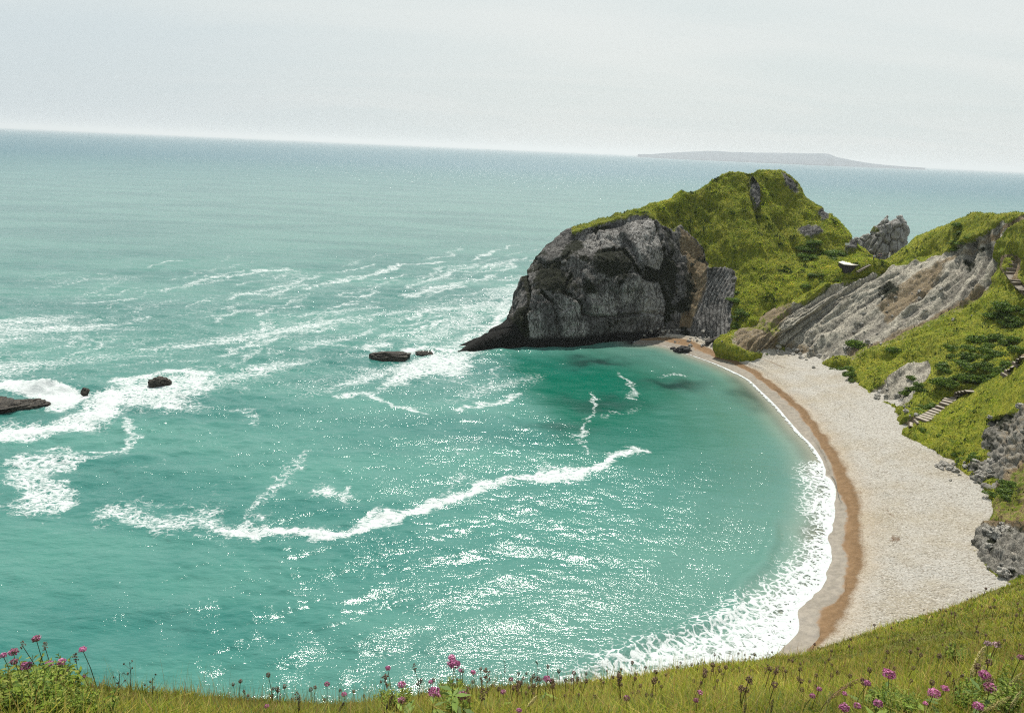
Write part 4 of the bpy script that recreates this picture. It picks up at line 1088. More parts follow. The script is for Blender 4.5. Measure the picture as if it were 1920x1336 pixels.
thicket([(1490, 462), (1520, 445), (1570, 470), (1600, 480), (1560, 492), (1500, 485)], 16, 1.0, 2.0, 'dark shrub under the rock outcrop on the headland', 'shrubs under the headland outcrop', bvh_head, .7)
thicket([(1500, 520), (1530, 510), (1585, 522), (1540, 540), (1500, 540)], 9, .7, 1.3, 'green shrub in the valley bottom left of the landing', 'shrubs in the valley left of the landing', bvh_head, .7)
thicket([(1365, 560), (1385, 540), (1400, 600), (1385, 630), (1368, 610)], 9, .9, 1.6, 'dark shrub at the inner end of the banded cliff', 'shrubs beside the banded cliff', bvh_head, .7)
thicket([(1420, 660), (1440, 650), (1460, 662), (1440, 668)], 4, .6, 1.0, 'low olive bush on the brown bank behind the beach', 'bushes on the brown bank', bvh_hill, .6)
for k in range(5):
    if not used[k]:
        for ch in list(shr[k].children): bpy.data.objects.remove(ch)
        bpy.data.objects.remove(shr[k])

# ------------------------------------------------------------------ stairs, landing, sign, people
def boxmesh(sx, sy, sz, bev=.02, seed=0):
    bm = bmesh.new(); bmesh.ops.create_cube(bm, size=1)
    for v in bm.verts: v.co = Vector((v.co.x * sx, v.co.y * sy, v.co.z * sz))
    bmesh.ops.bevel(bm, geom=bm.edges[:], offset=bev, segments=1, affect='EDGES')
    me = bpy.data.meshes.new('box'); bm.to_mesh(me); bm.free(); return me
def plainmat(name, a, b, sc=3, rough=.85):
    m, t = newmat(name); n = t.noise(t.obj(), sc, 5, .65); t.out(t.pbr(t.mix(t.ss(n, .3, .7), a, b), rough, t.bump(n, .4, .03))); return m
M_tread = plainmat('chalk_tread', (.27, .24, .19), (.37, .33, .28))
M_riser = plainmat('timber_riser', (.09, .07, .05), (.15, .12, .085))
M_deck = plainmat('landing_gravel', (.55, .50, .42), (.66, .62, .54), 1.2)
M_wall = plainmat('shaded_timber', (.015, .014, .012), (.04, .035, .03))  # near-black colour stands in for the wall's shadowed side
M_sign = plainmat('sign_board', (.55, .56, .54), (.62, .63, .6)); M_post = plainmat('weathered_post', (.13, .10, .07), (.2, .16, .11))
tread_me = boxmesh(1, 1, 1, .03); tread_me.name = 'tread'; tread_me.materials.append(M_tread)
riser_me = boxmesh(1, 1, 1, .03); riser_me.name = 'riser'; riser_me.materials.append(M_riser)
def near_hit(px, py, bvs):
    best = None
    for b in bvs:
        h = hit_px(b, px, py)
        if h and (best is None or np.linalg.norm(h[0] - C0) < np.linalg.norm(best - C0)): best = h[0]
    return best
def stairs(label, pts, n, width, bvs):
    """n steps spaced along a line of pixels dropped onto the slope"""
    W3 = [near_hit(a, b, bvs) for a, b in pts]; W3 = np.array([w for w in W3 if w is not None])
    sl_ = np.concatenate([[0], np.cumsum(np.linalg.norm(np.diff(W3, axis=0), axis=1))])
    root = empty('staircase', W3[0]); tag(root, label, 'staircase')
    for k in range(n):
        s = sl_[-1] * k / max(n - 1, 1); c = np.array([np.interp(s, sl_, W3[:, i]) for i in range(3)])
        s2 = min(s + sl_[-1] / n, sl_[-1]); s1 = max(s2 - 2 * sl_[-1] / n, 0)
        dv = np.array([np.interp(s2, sl_, W3[:, i]) - np.interp(s1, sl_, W3[:, i]) for i in range(3)])
        run = sl_[-1] / n; rz = math.atan2(dv[1], dv[0]) - math.pi / 2
        hd = math.hypot(dv[0], dv[1]); rise = dv[2] / max(np.linalg.norm(dv), 1e-6) * run; go = hd / max(np.linalg.norm(dv), 1e-6) * run
        st = bpy.data.objects.new('step', tread_me); COL.objects.link(st); st.parent = root
        st.location = c - W3[0] + np.array([0, 0, .28]); st.rotation_euler = (0, 0, rz); st.scale = (width, max(go * .78, .25), .10)
        rs = bpy.data.objects.new('riser', riser_me); COL.objects.link(rs); rs.parent = st
        rs.scale = (1.04, .22, max(abs(rise), .2) / .10 * 1.1); rs.location = (0, -.5 - .12, -max(abs(rise), .2) / .10 * .5)
    return root
HB = [bvh_hill, bvh_spur, bvh_beach]
stairs('pale stepped path climbing from the beach beside the grassy spur', [(1709, 798), (1727, 789), (1745, 780), (1762, 770), (1777, 758), (1786, 747), (1800, 740), (1822, 736)], 18, 2.2, HB)
stairs('short flight of pale steps beside the dark thicket at the right edge', [(1885, 705), (1893, 696), (1901, 688), (1909, 679), (1922, 672)], 8, 2.4, HB)
stairs('upper flight of pale timber edged steps below the right skyline', [(1921, 546), (1912, 538), (1904, 528), (1898, 518), (1898, 508), (1904, 498)], 13, 2.3, HB)
stairs('faint narrow steps going down from the landing on the saddle', [(1606, 510), (1613, 506), (1620, 502), (1628, 498)], 7, 2.4, [bvh_head, bvh_hill])
# landing: flat gravel top held by a curved timber wall coloured as if in shadow
dl = float(np.linalg.norm(near_hit(1597, 500, [bvh_head, bvh_hill])[:2])) - 1.0
ol = [(1572, 491.5), (1580, 489.5), (1600, 488.5), (1622, 487.5), (1640, 486.5), (1634, 491), (1628, 493), (1614, 496.5), (1596, 497), (1582, 495.5)]
ez = atD(1596, 496.5, dl)[2]
pl = np.array([atz(a, b, ez) for a, b in ol])
root = empty('landing', pl.mean(0)); tag(root, 'pale flat landing with a dark curved timber wall on the saddle', 'landing')
c0 = pl.mean(0); k = len(pl)
Vt = np.concatenate([pl - c0, pl - c0 - np.array([0, 0, .3])]); 
def prism(name, ring, z0, z1, mat, parent):
    bm = bmesh.new(); lo = [bm.verts.new((a, b, z0)) for a, b in ring]; hi = [bm.verts.new((a, b, z1)) for a, b in ring]; nn = len(ring)
    bm.faces.new(hi); bm.faces.new(lo[::-1])
    for i in range(nn): bm.faces.new((lo[i], lo[(i + 1) % nn], hi[(i + 1) % nn], hi[i]))
    bmesh.ops.recalc_face_normals(bm, faces=bm.faces); me = bpy.data.meshes.new(name); bm.to_mesh(me); bm.free(); me.materials.append(mat)
    o = bpy.data.objects.new(name, me); COL.objects.link(o); o.parent = parent; return o
ring = [((p[0] - c0[0]), (p[1] - c0[1])) for p in pl]
prism('deck', ring, -.12, .06, M_deck, root)
prism('retaining_wall', [(a * .985, b * .985) for a, b in ring], -2.2, -.13, M_wall, root)
def post_at(p, h, r, parent, name='post', mat=M_post):
    bm = bmesh.new(); bmesh.ops.create_cone(bm, cap_ends=True, segments=8, radius1=r, radius2=r * .9, depth=h)
    me = bpy.data.meshes.new(name); bm.to_mesh(me); bm.free(); me.materials.append(mat); o = bpy.data.objects.new(name, me); COL.objects.link(o); o.location = (p[0], p[1], p[2] + h / 2); o.parent = parent; return o
lp = atz(1617.5, 492, ez); ro = empty('wooden_post', lp); tag(ro, 'short wooden post standing on the front of the landing', 'post'); post_at((0, 0, 0), 1.1, .13, ro, 'shaft'); cp = boxmesh(.34, .34, .12); cp.materials.append(M_post); cpo = bpy.data.objects.new('cap', cp); COL.objects.link(cpo); cpo.parent = ro; cpo.location = (0, 0, 1.15)
h = near_hit(1588, 463, [bvh_head]); ro = empty('sign', h); tag(ro, 'small blank pale sign on the grass above the landing', 'sign')
me = boxmesh(1.25, .08, .55); me.materials.append(M_sign); o = bpy.data.objects.new('panel', me); COL.objects.link(o); o.parent = ro; o.location = (0, 0, .75); 
for s in (-.45, .45): post_at((s, .08, -.2), 1.1, .05, ro)
# people on the saddle
def skin_mesh(name, joints, edges, rad, mat, parent):
    me = bpy.data.meshes.new(name); me.from_pydata(joints, edges, []); me.update()
    o = bpy.data.objects.new(name, me); COL.objects.link(o); o.parent = parent
    md = o.modifiers.new('skin', 'SKIN')
    for v, r in zip(me.skin_vertices[0].data, rad): v.radius = (r, r)
    me.skin_vertices[0].data[0].use_root = True
    s = o.modifiers.new('sub', 'SUBSURF'); s.levels = 1; s.render_levels = 1
    me.materials.append(mat); return o
M_skin = plainmat('skin', (.42, .26, .18), (.46, .3, .21)); M_hair = plainmat('hair', (.03, .02, .015), (.05, .035, .02))
def person(p, label, shirt, trousers, rz, step=.14, pack=None, arms=.1):
    ro = empty('person', p, rz); tag(ro, label, 'person')
    J = [(0, 0, .95), (0, 0, 1.2), (0, .0, 1.42), (0, 0, 1.50), (0, .02, 1.60), (0, .02, 1.72)]
    Rr = [.13, .13, .13, .055, .095, .075]; E_ = [(0, 1), (1, 2), (2, 3), (3, 4), (4, 5)]
    for s in (-1, 1):
        b = len(J); J += [(s * .19, 0, 1.40), (s * .25, arms * .4 * s, 1.13), (s * .25, arms + .12, .90), (s * .25, arms + .15, .82)]; Rr += [.055, .045, .035, .04]; E_ += [(2, b), (b, b + 1), (b + 1, b + 2), (b + 2, b + 3)]
        b = len(J); J += [(s * .10, 0, .88), (s * .11, s * step * .5 + .03, .48), (s * .11, s * step, .08), (s * .11, s * step + .16, .03)]; Rr += [.085, .06, .045, .035]; E_ += [(0, b), (b, b + 1), (b + 1, b + 2), (b + 2, b + 3)]
    skin_mesh('body', J, E_, Rr, M_skin, ro)
    mt = plainmat('shirt_cloth', shirt, tuple(c * 1.1 for c in shirt)); mt2 = plainmat('trouser_cloth', trousers, tuple(c * 1.2 for c in trousers))
    S = [(0, 0, .95), (0, 0, 1.2), (0, 0, 1.42)]; SR = [.165, .165, .155]; SE = [(0, 1), (1, 2)]
    for s in (-1, 1):
        b = len(S); S += [(s * .19, 0, 1.40), (s * .25, arms * .4 * s, 1.14)]; SR += [.08, .07]; SE += [(2, b), (b, b + 1)]
    skin_mesh('shirt', S, SE, SR, mt, ro)
    T = [(0, 0, .96)]; TR = [.16]; TE = []
    for s in (-1, 1):
        b = len(T); T += [(s * .10, 0, .85), (s * .11, s * step * .5 + .03, .48), (s * .11, s * step, .12)]; TR += [.11, .085, .07]; TE += [(0, b), (b, b + 1), (b + 1, b + 2)]
    skin_mesh('trousers', T, TE, TR, mt2, ro)
    V, Fc = ico(2); V = V * np.array([.105, .115, .095]); o = np_mesh('hair', V, Fc, M_hair, parent=ro); o.location = (0, -.01, 1.70)
    if pack:
        me = boxmesh(.32, .2, .45, .07); me.materials.append(plainmat('pack_cloth', pack, pack)); o = bpy.data.objects.new('backpack', me); COL.objects.link(o); o.parent = ro; o.location = (0, -.24, 1.22)
def pgr(px, py):
    for k in range(16):
        h = near_hit(px, py + k, [bvh_hill, bvh_head])
        if h is not None and dist(h) < 240: return h
for px, py, lb, sh_, tr_, rz, pk in [(1637.5, 489, 'person in dark trousers and pale top at the right end of the landing', (.5, .52, .55), (.012, .013, .02), .4, (.4, .42, .45)),
                                     (1647, 487, 'person in dark clothes standing on the saddle between two paler walkers', (.03, .035, .06), (.02, .02, .03), -.5, None),
                                     (1650.5, 486, 'person in grey trousers partly behind the walker in dark clothes', (.05, .05, .08), (.18, .18, .2), 2.2, None),
                                     (1667, 480, 'person in white clothes standing on the grassy skyline before the rock stack', (.75, .75, .75), (.7, .7, .68), 1.2, None)]:
    g = pgr(px, py)
    if g is not None: person(g, lb, sh_, tr_, rz, pack=pk)
# ------------------------------------------------------------------ wild flowers, seed heads and grasses in front
M_pink = leafmat('pink_petal', .35); M_green = leafmat('stem_green', .25); M_brown = leafmat('dry_seed', .2)
def quads(P, n, s, cc, r, asp=1.0, jit=.5):
    """small leaf-like quads at P facing n (jittered)"""
    k = len(P); n = n + r.normal(size=(k, 3)) * jit; n /= np.linalg.norm(n, axis=1)[:, None]
    a = np.cross(n, r.normal(size=(k, 3))); a /= np.maximum(np.linalg.norm(a, axis=1)[:, None], 1e-6); b = np.cross(n, a)
    s = s[:, None]
    V = np.stack([P - a * s, P + b * s * asp, P + a * s, P - b * s * asp], 1).reshape(-1, 3)
    return V, np.arange(4 * k).reshape(-1, 4), np.repeat(cc, 4, 0)
def tube(pts, r0, r1, col, sides=5):
    V = []; Fc = []; pts = np.array(pts, float); n = len(pts)
    for i, p in enumerate(pts):
        r = r0 + (r1 - r0) * i / (n - 1)
        for q_ in range(sides): V.append(p + np.array([math.cos(q_ * 6.283 / sides), math.sin(q_ * 6.283 / sides), 0]) * r)
    for i in range(n - 1):
        for q_ in range(sides): Fc.append([i * sides + q_, i * sides + (q_ + 1) % sides, (i + 1) * sides + (q_ + 1) % sides, (i + 1) * sides + q_])
    V = np.array(V); return V, np.array(Fc), np.tile(np.array(col), (len(V), 1))
def head_flower(seed, faded=0.):
    """a dome of many small florets, radius 1"""
    r = np.random.RandomState(seed); n = 210
    d = r.normal(size=(n, 3)); d /= np.linalg.norm(d, axis=1)[:, None]; d[:, 2] = np.abs(d[:, 2]) * 1.0 - .35 * r.rand(n)
    lump = 1 + .16 * np.sin(d[:, 0] * 5 + seed) * np.cos(d[:, 1] * 5)
    P = d * (lump * (.72 + .28 * r.rand(n)))[:, None] * np.array([1, 1, .85])
    pal = np.array([(.62, .23, .42), (.46, .12, .28), (.72, .40, .56), (.28, .06, .15)])
    cc = pal[r.choice(4, n, p=[.42, .28, .2, .1])]
    br = np.array([.22, .12, .10]); f = (r.rand(n) < faded)[:, None]; cc = np.where(f, br * (.6 + .8 * r.rand(n))[:, None], cc)
    A = quads(P, d, .13 + .10 * r.rand(n), cc, r, .8, .6)
    # green-brown calyx under the dome
    k = 40; e = r.normal(size=(k, 3)); e /= np.linalg.norm(e, axis=1)[:, None]; e[:, 2] = -np.abs(e[:, 2]) * .8 - .1
    B = quads(e * .6, e, .16 + 0 * e[:, 0], np.tile(np.array([.10, .09, .03]), (k, 1)), r)
    return joinV([A, B])
def head_seed(seed):
    r = np.random.RandomState(seed); n = 110
    d = r.normal(size=(n, 3)); d /= np.linalg.norm(d, axis=1)[:, None]
    pal = np.array([(.10, .055, .04), (.17, .10, .07), (.06, .035, .025), (.24, .14, .12)])
    return quads(d * (.7 + .3 * r.rand(n))[:, None] * np.array([.9, .9, 1.1]), d, .17 + .1 * r.rand(n), pal[r.choice(4, n)], r, .7, .5)
def head_panicle(seed):
    """loose tall brown seed cluster, height 2, half-width about .7"""
    r = np.random.RandomState(seed); parts = []
    for k in range(16):
        z = -1 + 2.0 * k / 15; w = .62 * (1 - abs(z + .1) ** 2.2 * .75) * (.5 + r.rand() * .7); a = r.rand() * 6.28
        c = np.array([math.cos(a) * w, math.sin(a) * w, z + r.normal() * .08]); n = 26
        d = r.normal(size=(n, 3)); d /= np.linalg.norm(d, axis=1)[:, None]
        pal = np.array([(.24, .15, .10), (.16, .09, .06), (.32, .20, .15), (.10, .06, .04)])
        parts.append(quads(c + d * .22 * r.rand(n)[:, None], d, .06 + .06 * r.rand(n), pal[r.choice(4, n)], r, .7, .6))
        parts.append(tube([(0, 0, z - .35), c * .6 + np.array([0, 0, (z - .3) * .4]), c], .025, .015, (.13, .10, .05), 4))
    return joinV(parts)
def head_spike(seed, col):
    """dense grass flower spike, height 2, tapering"""
    r = np.random.RandomState(seed); n = 420; z = r.rand(n) * 2 - 1
    w = .17 * np.clip(1.15 - np.abs(z) ** 3, .1, 1) * (1 - .25 * (z + 1) / 2); a = r.rand(n) * 6.28
    d = np.stack([np.cos(a), np.sin(a), 1.2 + 0 * a], -1)
    c = np.array(col) * (.65 + .7 * r.rand(n))[:, None]
    return quads(np.stack([np.cos(a) * w, np.sin(a) * w, z], -1), d, .045 + .035 * r.rand(n), c, r, .35, .4)
def leaf_mesh(seed, n, L):
    r = np.random.RandomState(seed); parts = []
    for k in range(n):
        a = r.rand() * 6.28; z = .05 + .75 * r.rand(); l = L * (.6 + .6 * r.rand()) * (1.1 - .6 * z); w = l * .16
        d = np.array([math.cos(a), math.sin(a), 0]); s = np.array([-d[1], d[0], 0]); b = np.array([0, 0, z])
        P = [b, b + d * l * .4 + s * w + np.array([0, 0, l * .25]), b + d * l + np.array([0, 0, l * .15 * r.normal() + l * .2]), b + d * l * .4 - s * w + np.array([0, 0, l * .25])]
        c = np.array([(.12, .19, .03), (.17, .25, .03), (.08, .14, .025)][r.randint(3)])
        parts.append((np.array(P), np.array([[0, 1, 2, 3]]), np.tile(c, (4, 1))))
    return joinV(parts)
PROT = {}
def proto(kind, seed):
    key = (kind, seed)
    if key in PROT: return PROT[key]
    if kind == 'pink': g = head_flower(700 + seed); mt = M_pink
    elif kind == 'faded': g = head_flower(720 + seed, .55); mt = M_pink
    elif kind == 'seed': g = head_seed(740 + seed); mt = M_brown
    elif kind == 'panicle': g = head_panicle(760 + seed); mt = M_brown
    elif kind == 'pale': g = head_flower(780 + seed, .3); g = (g[0], g[1], g[2] * .25 + np.array([.34, .27, .25])); mt = M_brown
    elif kind == 'spike': g = head_spike(800 + seed, (.40, .34, .15)); mt = M_brown
    elif kind == 'darkspike': g = head_spike(820 + seed, (.07, .045, .03)); mt = M_brown
    elif kind == 'brownspike': g = head_spike(840 + seed, (.26, .15, .09)); mt = M_brown
    o = np_mesh('tmp', *g[:2], mt, {'col': g[2]}, smooth=False); me = o.data; me.name = kind + '_head'; bpy.data.objects.remove(o)
    PROT[key] = me; return me
def ground_at(x, y):
    d = drop(bvh_fg, x, y, 100); return d
def fg_point(px, py):
    h = hit_px(bvh_fg, px, py); 
    return None if h is None else h[0]
STEMCOL = {'pink': (.10, .12, .03), 'faded': (.11, .10, .035), 'seed': (.10, .075, .035), 'panicle': (.13, .11, .05), 'pale': (.16, .14, .06), 'spike': (.26, .24, .09), 'darkspike': (.07, .05, .03), 'brownspike': (.17, .12, .06)}
def plant(kind, px, py, size, stem_px, label, name, cat, group=None, leaves=0, tilt=0., seed=None):
    """head centre at the pixel, on a stem rooted where the ground is stem_px lower"""
    g = None; sp = stem_px
    while g is None and py + sp < 1520: g = fg_point(px, py + sp); sp += 8
    if g is None: return None
    D = dist(g); hp = atD(px, py, D); gr = ground_at(hp[0], hp[1])
    if gr is None: return None
    seed = RS.randint(4) if seed is None else seed
    size *= .9
    rad = size * np.linalg.norm(hp - C0) / FPX / 2
    h = max(hp[2] - gr[2], .03)
    root = empty(name, gr, 0); tag(root, label, cat, group)
    ho = bpy.data.objects.new('seed_head' if kind not in ('pink', 'faded', 'pale') else 'flower_head', proto(kind, seed)); COL.objects.link(ho); ho.parent = root
    lx = -math.sin(tilt) * rad
    ho.location = (0, 0, h); ho.scale = (rad, rad, rad); ho.rotation_euler = (RS.normal() * .1, tilt, RS.rand() * 6.28 if abs(tilt) < .05 else 0)
    j = RS.normal(size=2) * .12 * h
    sw = max(.0016, .0006 * D)
    if abs(tilt) > .05:
        bx = lx * 1.0; pts = [(bx * 2.4, 0, -.02), (bx * 1.6, 0, h * .45), (lx, 0, h - math.cos(tilt) * rad * .9), (0, 0, h)]
    else: pts = [(j[0], j[1], -.02), (j[0] * .6, j[1] * .6, h * .45), (0, 0, h - rad * .3)]
    v, f, c = tube(pts, sw * 1.1, sw * .7, STEMCOL[kind])
    np_mesh('stem', v, f, M_green, {'col': c}, parent=root)
    if leaves:
        v, f, c = leaf_mesh(900 + int(px), leaves, .10); v = v * np.array([1, 1, h * .75]); np_mesh('leaves', v, f, M_green, {'col': c}, smooth=False, parent=root)
    return root
FL = [
 # kind, x, y, px size, stem px, leaves, label
 ('pink', 6, 1228, 11, 60, 0, 'small pink flower cut by the left edge of the meadow against the sea'),
 ('faded', 25, 1222, 16, 70, 4, 'faded brownish pink flower at far left, higher of a pair on one line'),
 ('faded', 26, 1240, 13, 60, 3, 'faded brownish pink flower at far left, lower of a pair on one line'),
 ('pink', 50, 1248, 18, 60, 6, 'wide pink flower low in the leafy clump at far left'),
 ('faded', 68, 1197, 15, 110, 8, 'tallest brownish pink flower of the left clump standing against the sea'),
 ('pink', 92, 1244, 14, 60, 5, 'round pink flower right of centre in the left leafy clump'),
 ('pink', 116, 1240, 15, 60, 5, 'pink flower beside the round one at the right of the left leafy clump'),
 ('pink', 155, 1217, 13, 75, 2, 'pink brown flower on a thin stem at the right end of the left clump'),
 ('faded', 158, 1267, 7, 40, 0, 'tiny pinkish flower low on the turf right of the left clump'),
 ('pink', 500, 1323, 9, 30, 0, 'tiny pink flower alone low in the turf left of the middle'),
 ('faded', 613, 1282, 12, 50, 0, 'pale pink flower on a thin stem against the sea left of the middle plants'),
 ('pink', 645, 1301, 11, 40, 0, 'small pink flower on the brow between pale pink flower and brown panicle'),
 ('pink', 727, 1252, 11, 60, 0, 'small deep pink flower on top of the left brown panicle'),
 ('pink', 753, 1283, 16, 60, 3, 'deep pink flower right of the left brown panicle'),
 ('faded', 753, 1312, 16, 40, 3, 'pale pink flower directly below the deep pink one'),
 ('pink', 807, 1278, 9, 45, 0, 'small dark pink flower left of the tall double flower'),
 ('pink', 814, 1297, 23, 50, 6, 'large round pink flower low on the brow left of the tall double flower'),
 ('pink', 847, 1232, 15, 110, 0, 'upper smaller head of the tall double pink flower against the sea'),
 ('pink', 851, 1245, 24, 110, 14, 'lower large head of the tall double pink flower against the sea'),
 ('faded', 867, 1303, 20, 50, 5, 'large faded pink flower below the tall double flower'),
 ('pink', 863, 1256, 8, 70, 0, 'tiny pink bud just right of the tall double flower'),
 ('pink', 887, 1260, 11, 60, 0, 'small pink flower on a curved stem right of the tall double flower'),
 ('faded', 943, 1297, 12, 40, 2, 'brownish pink flower on the turf right of the right brown panicle'),
 ('faded', 958, 1273, 10, 45, 0, 'small brownish pink flower on the brow right of the right brown panicle'),
 ('pink', 1025, 1272, 15, 45, 3, 'pink flower on the brow before the white surf'),
 ('pink', 973, 1331, 11, 30, 0, 'small pink flower at the bottom edge below the brow'),
 ('faded', 1175, 1308, 13, 35, 0, 'pale pink flower alone in the turf below the surf'),
 ('faded', 1305, 1312, 11, 35, 0, 'dull pink flower, lower of two in the turf right of the middle'),
 ('faded', 1313, 1298, 12, 35, 0, 'dull pink flower, upper of two in the turf right of the middle'),
 ('pink', 1667, 1264, 22, 55, 5, 'largest bright pink flower alone on the right slope'),
 ('pink', 1626, 1280, 13, 45, 3, 'pink flower just left of the largest one on the right slope'),
 ('pink', 1536, 1291, 10, 40, 0, 'small pink flower, upper of two left of the tilted grass spikes'),
 ('pink', 1523, 1304, 11, 40, 0, 'small pink flower, lower of two left of the tilted grass spikes'),
 ('pink', 1584, 1300, 9, 40, 0, 'small pink flower between the tilted grass spikes'),
 ('pink', 1583, 1326, 18, 40, 4, 'bright pink flower at the bottom edge under the tilted grass spikes'),
 ('pink', 1608, 1323, 14, 40, 3, 'round pink flower at the bottom edge right of the bright one'),
 ('pink', 1646, 1318, 17, 40, 4, 'round pink flower at the bottom edge below the largest flower'),
 ('pink', 1751, 1299, 20, 45, 4, 'large pink flower, lower left of a pair on the right slope'),
 ('pink', 1772, 1290, 13, 45, 2, 'smaller pink flower, upper right of a pair on the right slope'),
 ('pink', 1735, 1318, 9, 35, 0, 'tiny pink flower low left of the pair on the right slope'),
 ('pink', 1845, 1265, 19, 60, 4, 'deep pink flower beside the pale upright grass spike'),
 ('faded', 1856, 1288, 21, 50, 5, 'faded pink flower under the deep pink one by the grass spike'),
 ('pink', 1834, 1323, 18, 40, 4, 'pink flower near the bottom right corner under the faded one'),
 ('faded', 1914, 1232, 11, 50, 0, 'dull pink flower at the right edge of the slope'),
 ('pale', 1852, 1206, 12, 35, 2, 'whitish dried flower, left one of the pale clump on the right slope'),
 ('pale', 1868, 1208, 13, 35, 2, 'whitish dried flower, right one of the pale clump on the right slope'),
]
for kind, x, y, s, st, lv, lb in FL:
    plant(kind, x, y, s, st, lb, 'wild_flower', 'wild flower', 'wild flowers in the meadow', lv)
OT = [
 ('panicle', 723, 1275, 26, 60, 'loose brown seed panicle under the small deep pink flower', 0),
 ('panicle', 913, 1264, 26, 60, 'loose brown seed panicle right of the tall double flower', 0),
 ('panicle', 777, 1250, 15, 75, 'thin branched brown seed panicle between panicle and large pink flower', 0),
 ('panicle', 42, 1208, 13, 80, 'small brown seed panicle left of the tallest flower of the left clump', 0),
 ('panicle', 84, 1210, 14, 80, 'brown seed panicle right of the tallest flower of the left clump', 0),
 ('panicle', 142, 1231, 15, 60, 'brown seed panicle beside the flower at the right end of the left clump', 0),
 ('panicle', 557, 1303, 15, 40, 'short brown seed panicle on the brow left of the pale pink flower', 0),
 ('panicle', 1438, 1252, 15, 35, 'dark brown seed panicle on the turf below the beach, left one', 0),
 ('panicle', 1468, 1254, 11, 35, 'small brown seed panicle on the turf below the beach, right one', 0),
 ('panicle', 905, 1300, 24, 40, 'wide brown seed panicle in the turf below the right panicle', 0),
]
for kind, x, y, s, st, lb, ti in OT: plant(kind, x, y, s, st, lb, 'seed_plant', 'seed plant', 'brown seed panicles in the meadow', 0, ti)
SP = [
 ('spike', 1834, 1240, 62, 60, 'tall pale upright grass spike beside the deep pink flower', .16), ('spike', 1843, 1262, 34, 50, 'short pale grass spike leaning on the tall one', -.1),
 ('brownspike', 1597, 1281, 46, 40, 'tan grass spike tilted far to the right, upper one', .95), ('brownspike', 1573, 1298, 36, 40, 'brown grass spike tilted to the right, lower one', .85),
 ('spike', 1555, 1307, 26, 35, 'short upright green grass spike left of the tilted spikes', 0.06), ('spike', 1872, 1318, 44, 40, 'pale grass spike tilted to the right in the bottom right corner', .9),
 ('spike', 1905, 1310, 34, 40, 'pale grass spike at the right edge in the bottom corner', .3), ('spike', 1902, 1275, 34, 45, 'pale grass spike at the right edge above the corner one', .5),
 ('darkspike', 730, 1316, 34, 35, 'dark grass spike leaning right below the left brown panicle', .35), ('darkspike', 640, 1324, 26, 30, 'dark grass spike leaning right at the bottom left of the middle', .45),
 ('brownspike', 878, 1302, 38, 45, 'brown fluffy grass spike below the tall double flower', -.15), ('spike', 998, 1314, 34, 40, 'pale green grass spike leaning right on the brow', .5),
 ('darkspike', 1397, 1329, 24, 30, 'dark upright grass spike at the bottom edge, left of two', .06), ('darkspike', 1448, 1321, 26, 30, 'dark upright grass spike at the bottom edge, right of two', .06),
 ('darkspike', 561, 1318, 30, 30, 'dark slender grass spike at the bottom edge left of the middle', .08), ('brownspike', 525, 1308, 20, 30, 'reddish brown upright spike on the brow left of the middle', .06),
]
for kind, x, y, s, st, lb, ti in SP: plant(kind, x, y, s, st, lb, 'grass_spike', 'grass spike', 'grass spikes in the meadow', 0, ti)
# bare dry stalks
for x, y0, y1, lb in [(1007, 1237, 1316, 'thin bare stalk standing against the surf right of the middle'), (947, 1240, 1290, 'faint bare stalk standing against the sea by the right panicle'), (286, 1270, 1336, 'dark bare stalk on the brow at left, upright'),
                      (224, 1262, 1336, 'dark bare stalk leaning left at the left end of the brow'), (110, 1255, 1330, 'thin bare stalk in the left leafy clump'), (243, 1240, 1300, 'fine branching stalk against the sea near the left clump'), (1788, 1270, 1330, 'bare stalk among the grass of the right slope')]:
    g = fg_point(x, y1)
    if g is None: continue
    D = dist(g); a = atD(x, y0, D)
    v, f, c = tube([g - np.array([0, 0, .02]), (g + a) / 2 + RS.normal(size=3) * .006, a], .0022, .0012, (.07, .05, .03))
    br = []
    for k in range(4):
        s_ = g + (a - g) * (.55 + .12 * k); e = s_ + np.array([RS.normal() * .018, RS.normal() * .01, .025]); br.append(tube([s_, (s_ + e) / 2, e], .001, .0008, (.08, .06, .03), 4)); 
        dd = RS.normal(size=(8, 3)); dd /= np.linalg.norm(dd, axis=1)[:, None]; br.append(quads(e + dd * .004, dd, np.full(8, .0035), np.tile(np.array([.1, .07, .04]), (8, 1)), RS))
    o = np_mesh('dry_stalk', *joinV([(v, f, c)] + br)[:2], M_brown, {'col': joinV([(v, f, c)] + br)[2]}, smooth=False); tag(o, lb, 'stalk', 'bare stalks in the meadow')
# small round seed heads dotted over the turf
sdm = []
for k in range(4):
    g1 = head_seed(950 + k); g1 = (g1[0] * .011 + np.array([0, 0, .085 + .02 * k]), g1[1], g1[2])
    g2 = tube([(0, 0, -.02), (.006, .003, .05), (0, 0, .08 + .02 * k)], .0018, .0013, (.11, .085, .03), 4)
    v, f, c = joinV([g1, g2]); o = np_mesh('tmp', v, f, M_brown, {'col': c}, smooth=False); sdm.append(o.data); o.data.name = 'seed_head'; bpy.data.objects.remove(o)
cnt = 0
while cnt < 270:
    if cnt < 60: x = RS.rand() * 640 + 420; y = 1275 + RS.rand() * 55
    else: x = 960 + RS.rand() ** 1.0 * 960; y = 1336 - (RS.rand() ** .8) * (1336 - (1272 - max(0, x - 1100) * .22))
    g = fg_point(x, y)
    if g is None or dist(g) > 22: continue
    o = bpy.data.objects.new('meadow_weed', sdm[RS.randint(4)]); COL.objects.link(o); o.location = g; s = (.75 + .7 * RS.rand()) * max(1, dist(g) / 6.5) ** .6; o.scale = (s, s, s); o.rotation_euler = (RS.normal() * .12, RS.normal() * .12, RS.rand() * 6.28)
    tag(o, 'small round brown seed head on a thin stem in the turf', 'weed', 'small seed heads dotted over the turf'); cnt += 1
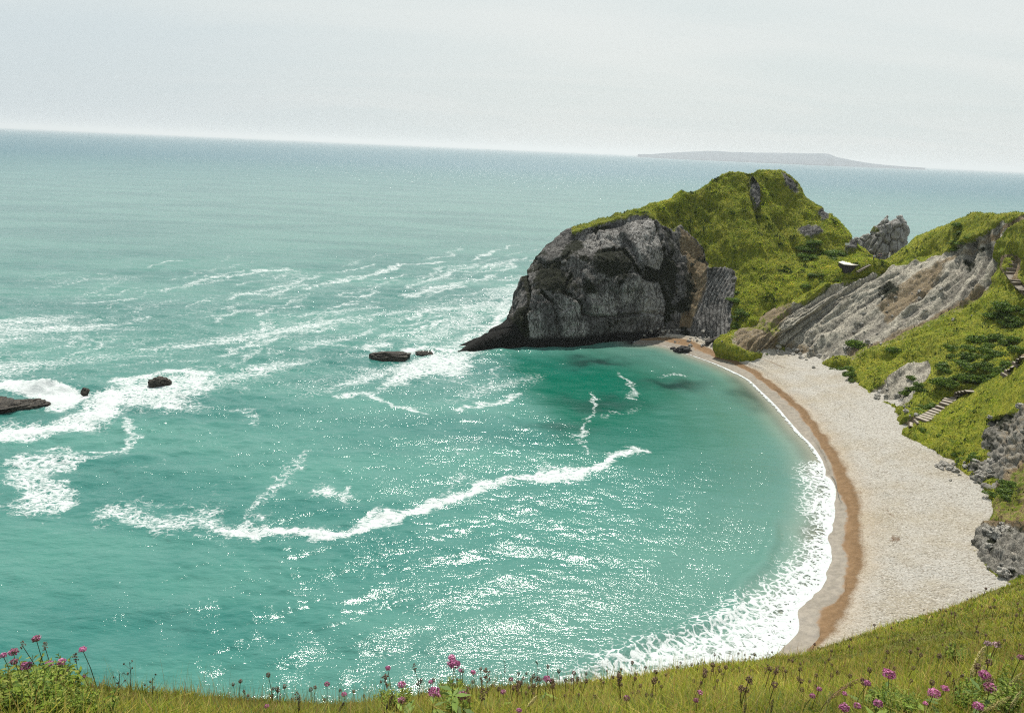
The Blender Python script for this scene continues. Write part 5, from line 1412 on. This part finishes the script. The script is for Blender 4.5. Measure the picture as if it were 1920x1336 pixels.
# leafy herbs
def herb(seed, n, L):
    r = np.random.RandomState(seed); parts = []
    for st_ in range(7):
        a = r.rand() * 6.28; tp = np.array([math.cos(a) * .09, math.sin(a) * .09, .16 + .10 * r.rand()])
        parts.append(tube([(0, 0, -.02), tp * .55, tp], .0022, .0014, (.12, .17, .03), 4))
        for k in range(n):
            f = .15 + .85 * k / n; c = tp * f; b = r.rand() * 6.28; l = L * (1.15 - .65 * f) * (.7 + .5 * r.rand()); d = np.array([math.cos(b), math.sin(b), .35 + .4 * r.rand()]); s = np.array([-math.sin(b), math.cos(b), 0]); w = l * .2
            P = np.array([c, c + d * l * .45 + s * w, c + d * l + np.array([0, 0, -.25 * l]), c + d * l * .45 - s * w])
            col = np.array([(.13, .20, .02), (.18, .245, .027), (.07, .125, .015), (.24, .26, .05)][r.randint(4)])
            parts.append((P, np.array([[0, 1, 2, 3]]), np.tile(col, (4, 1))))
    return joinV(parts)
hm = []
for k in range(4):
    v, f, c = herb(980 + k, 16, .065); o = np_mesh('tmp', v, f, M_green, {'col': c}, smooth=False); o.data.name = 'leafy_herb'; hm.append(o.data); bpy.data.objects.remove(o)
def herbs(x0, x1, y0, y1, n, label, group, s0=.8, s1=1.3):
    c = 0; tr = 0
    while c < n and tr < 900:
        tr += 1; g = fg_point(x0 + RS.rand() * (x1 - x0), y0 + RS.rand() * (y1 - y0))
        if g is None: continue
        o = bpy.data.objects.new('leafy_herb', hm[RS.randint(4)]); COL.objects.link(o); o.location = g; s = s0 + RS.rand() * (s1 - s0); o.scale = (s, s, s); o.rotation_euler = (RS.normal() * .15, RS.normal() * .15, RS.rand() * 6.28)
        tag(o, label, 'herb', group); c += 1
herbs(-60, 135, 1264, 1350, 54, 'bright green leafy herb in the tall clump at the left corner', 'leafy herbs of the left clump', .42, .72)
herbs(130, 210, 1310, 1350, 8, 'green leafy herb low on the brow right of the left clump', 'leafy herbs beside the left clump', .35, .5)
herbs(835, 875, 1296, 1345, 18, 'dark stemmed leafy herb under the tall double pink flower', 'leafy herbs under the double flower', .45, .65)
herbs(712, 765, 1308, 1345, 10, 'low leafy herb around the left brown panicle and deep pink flower', 'leafy herbs around the left panicle', .35, .55)
herbs(1620, 1720, 1305, 1350, 16, 'green leafy herb between pink flowers at the bottom of the right slope', 'leafy herbs between the pink flowers', .25, .42)
herbs(1790, 1930, 1290, 1350, 18, 'yellow green leafy herb in the bottom right corner', 'leafy herbs of the right corner', .28, .5)
herbs(1770, 1800, 1235, 1250, 4, 'dark leafy tuft on the middle of the right slope', 'dark tufts on the right slope', .4, .6)
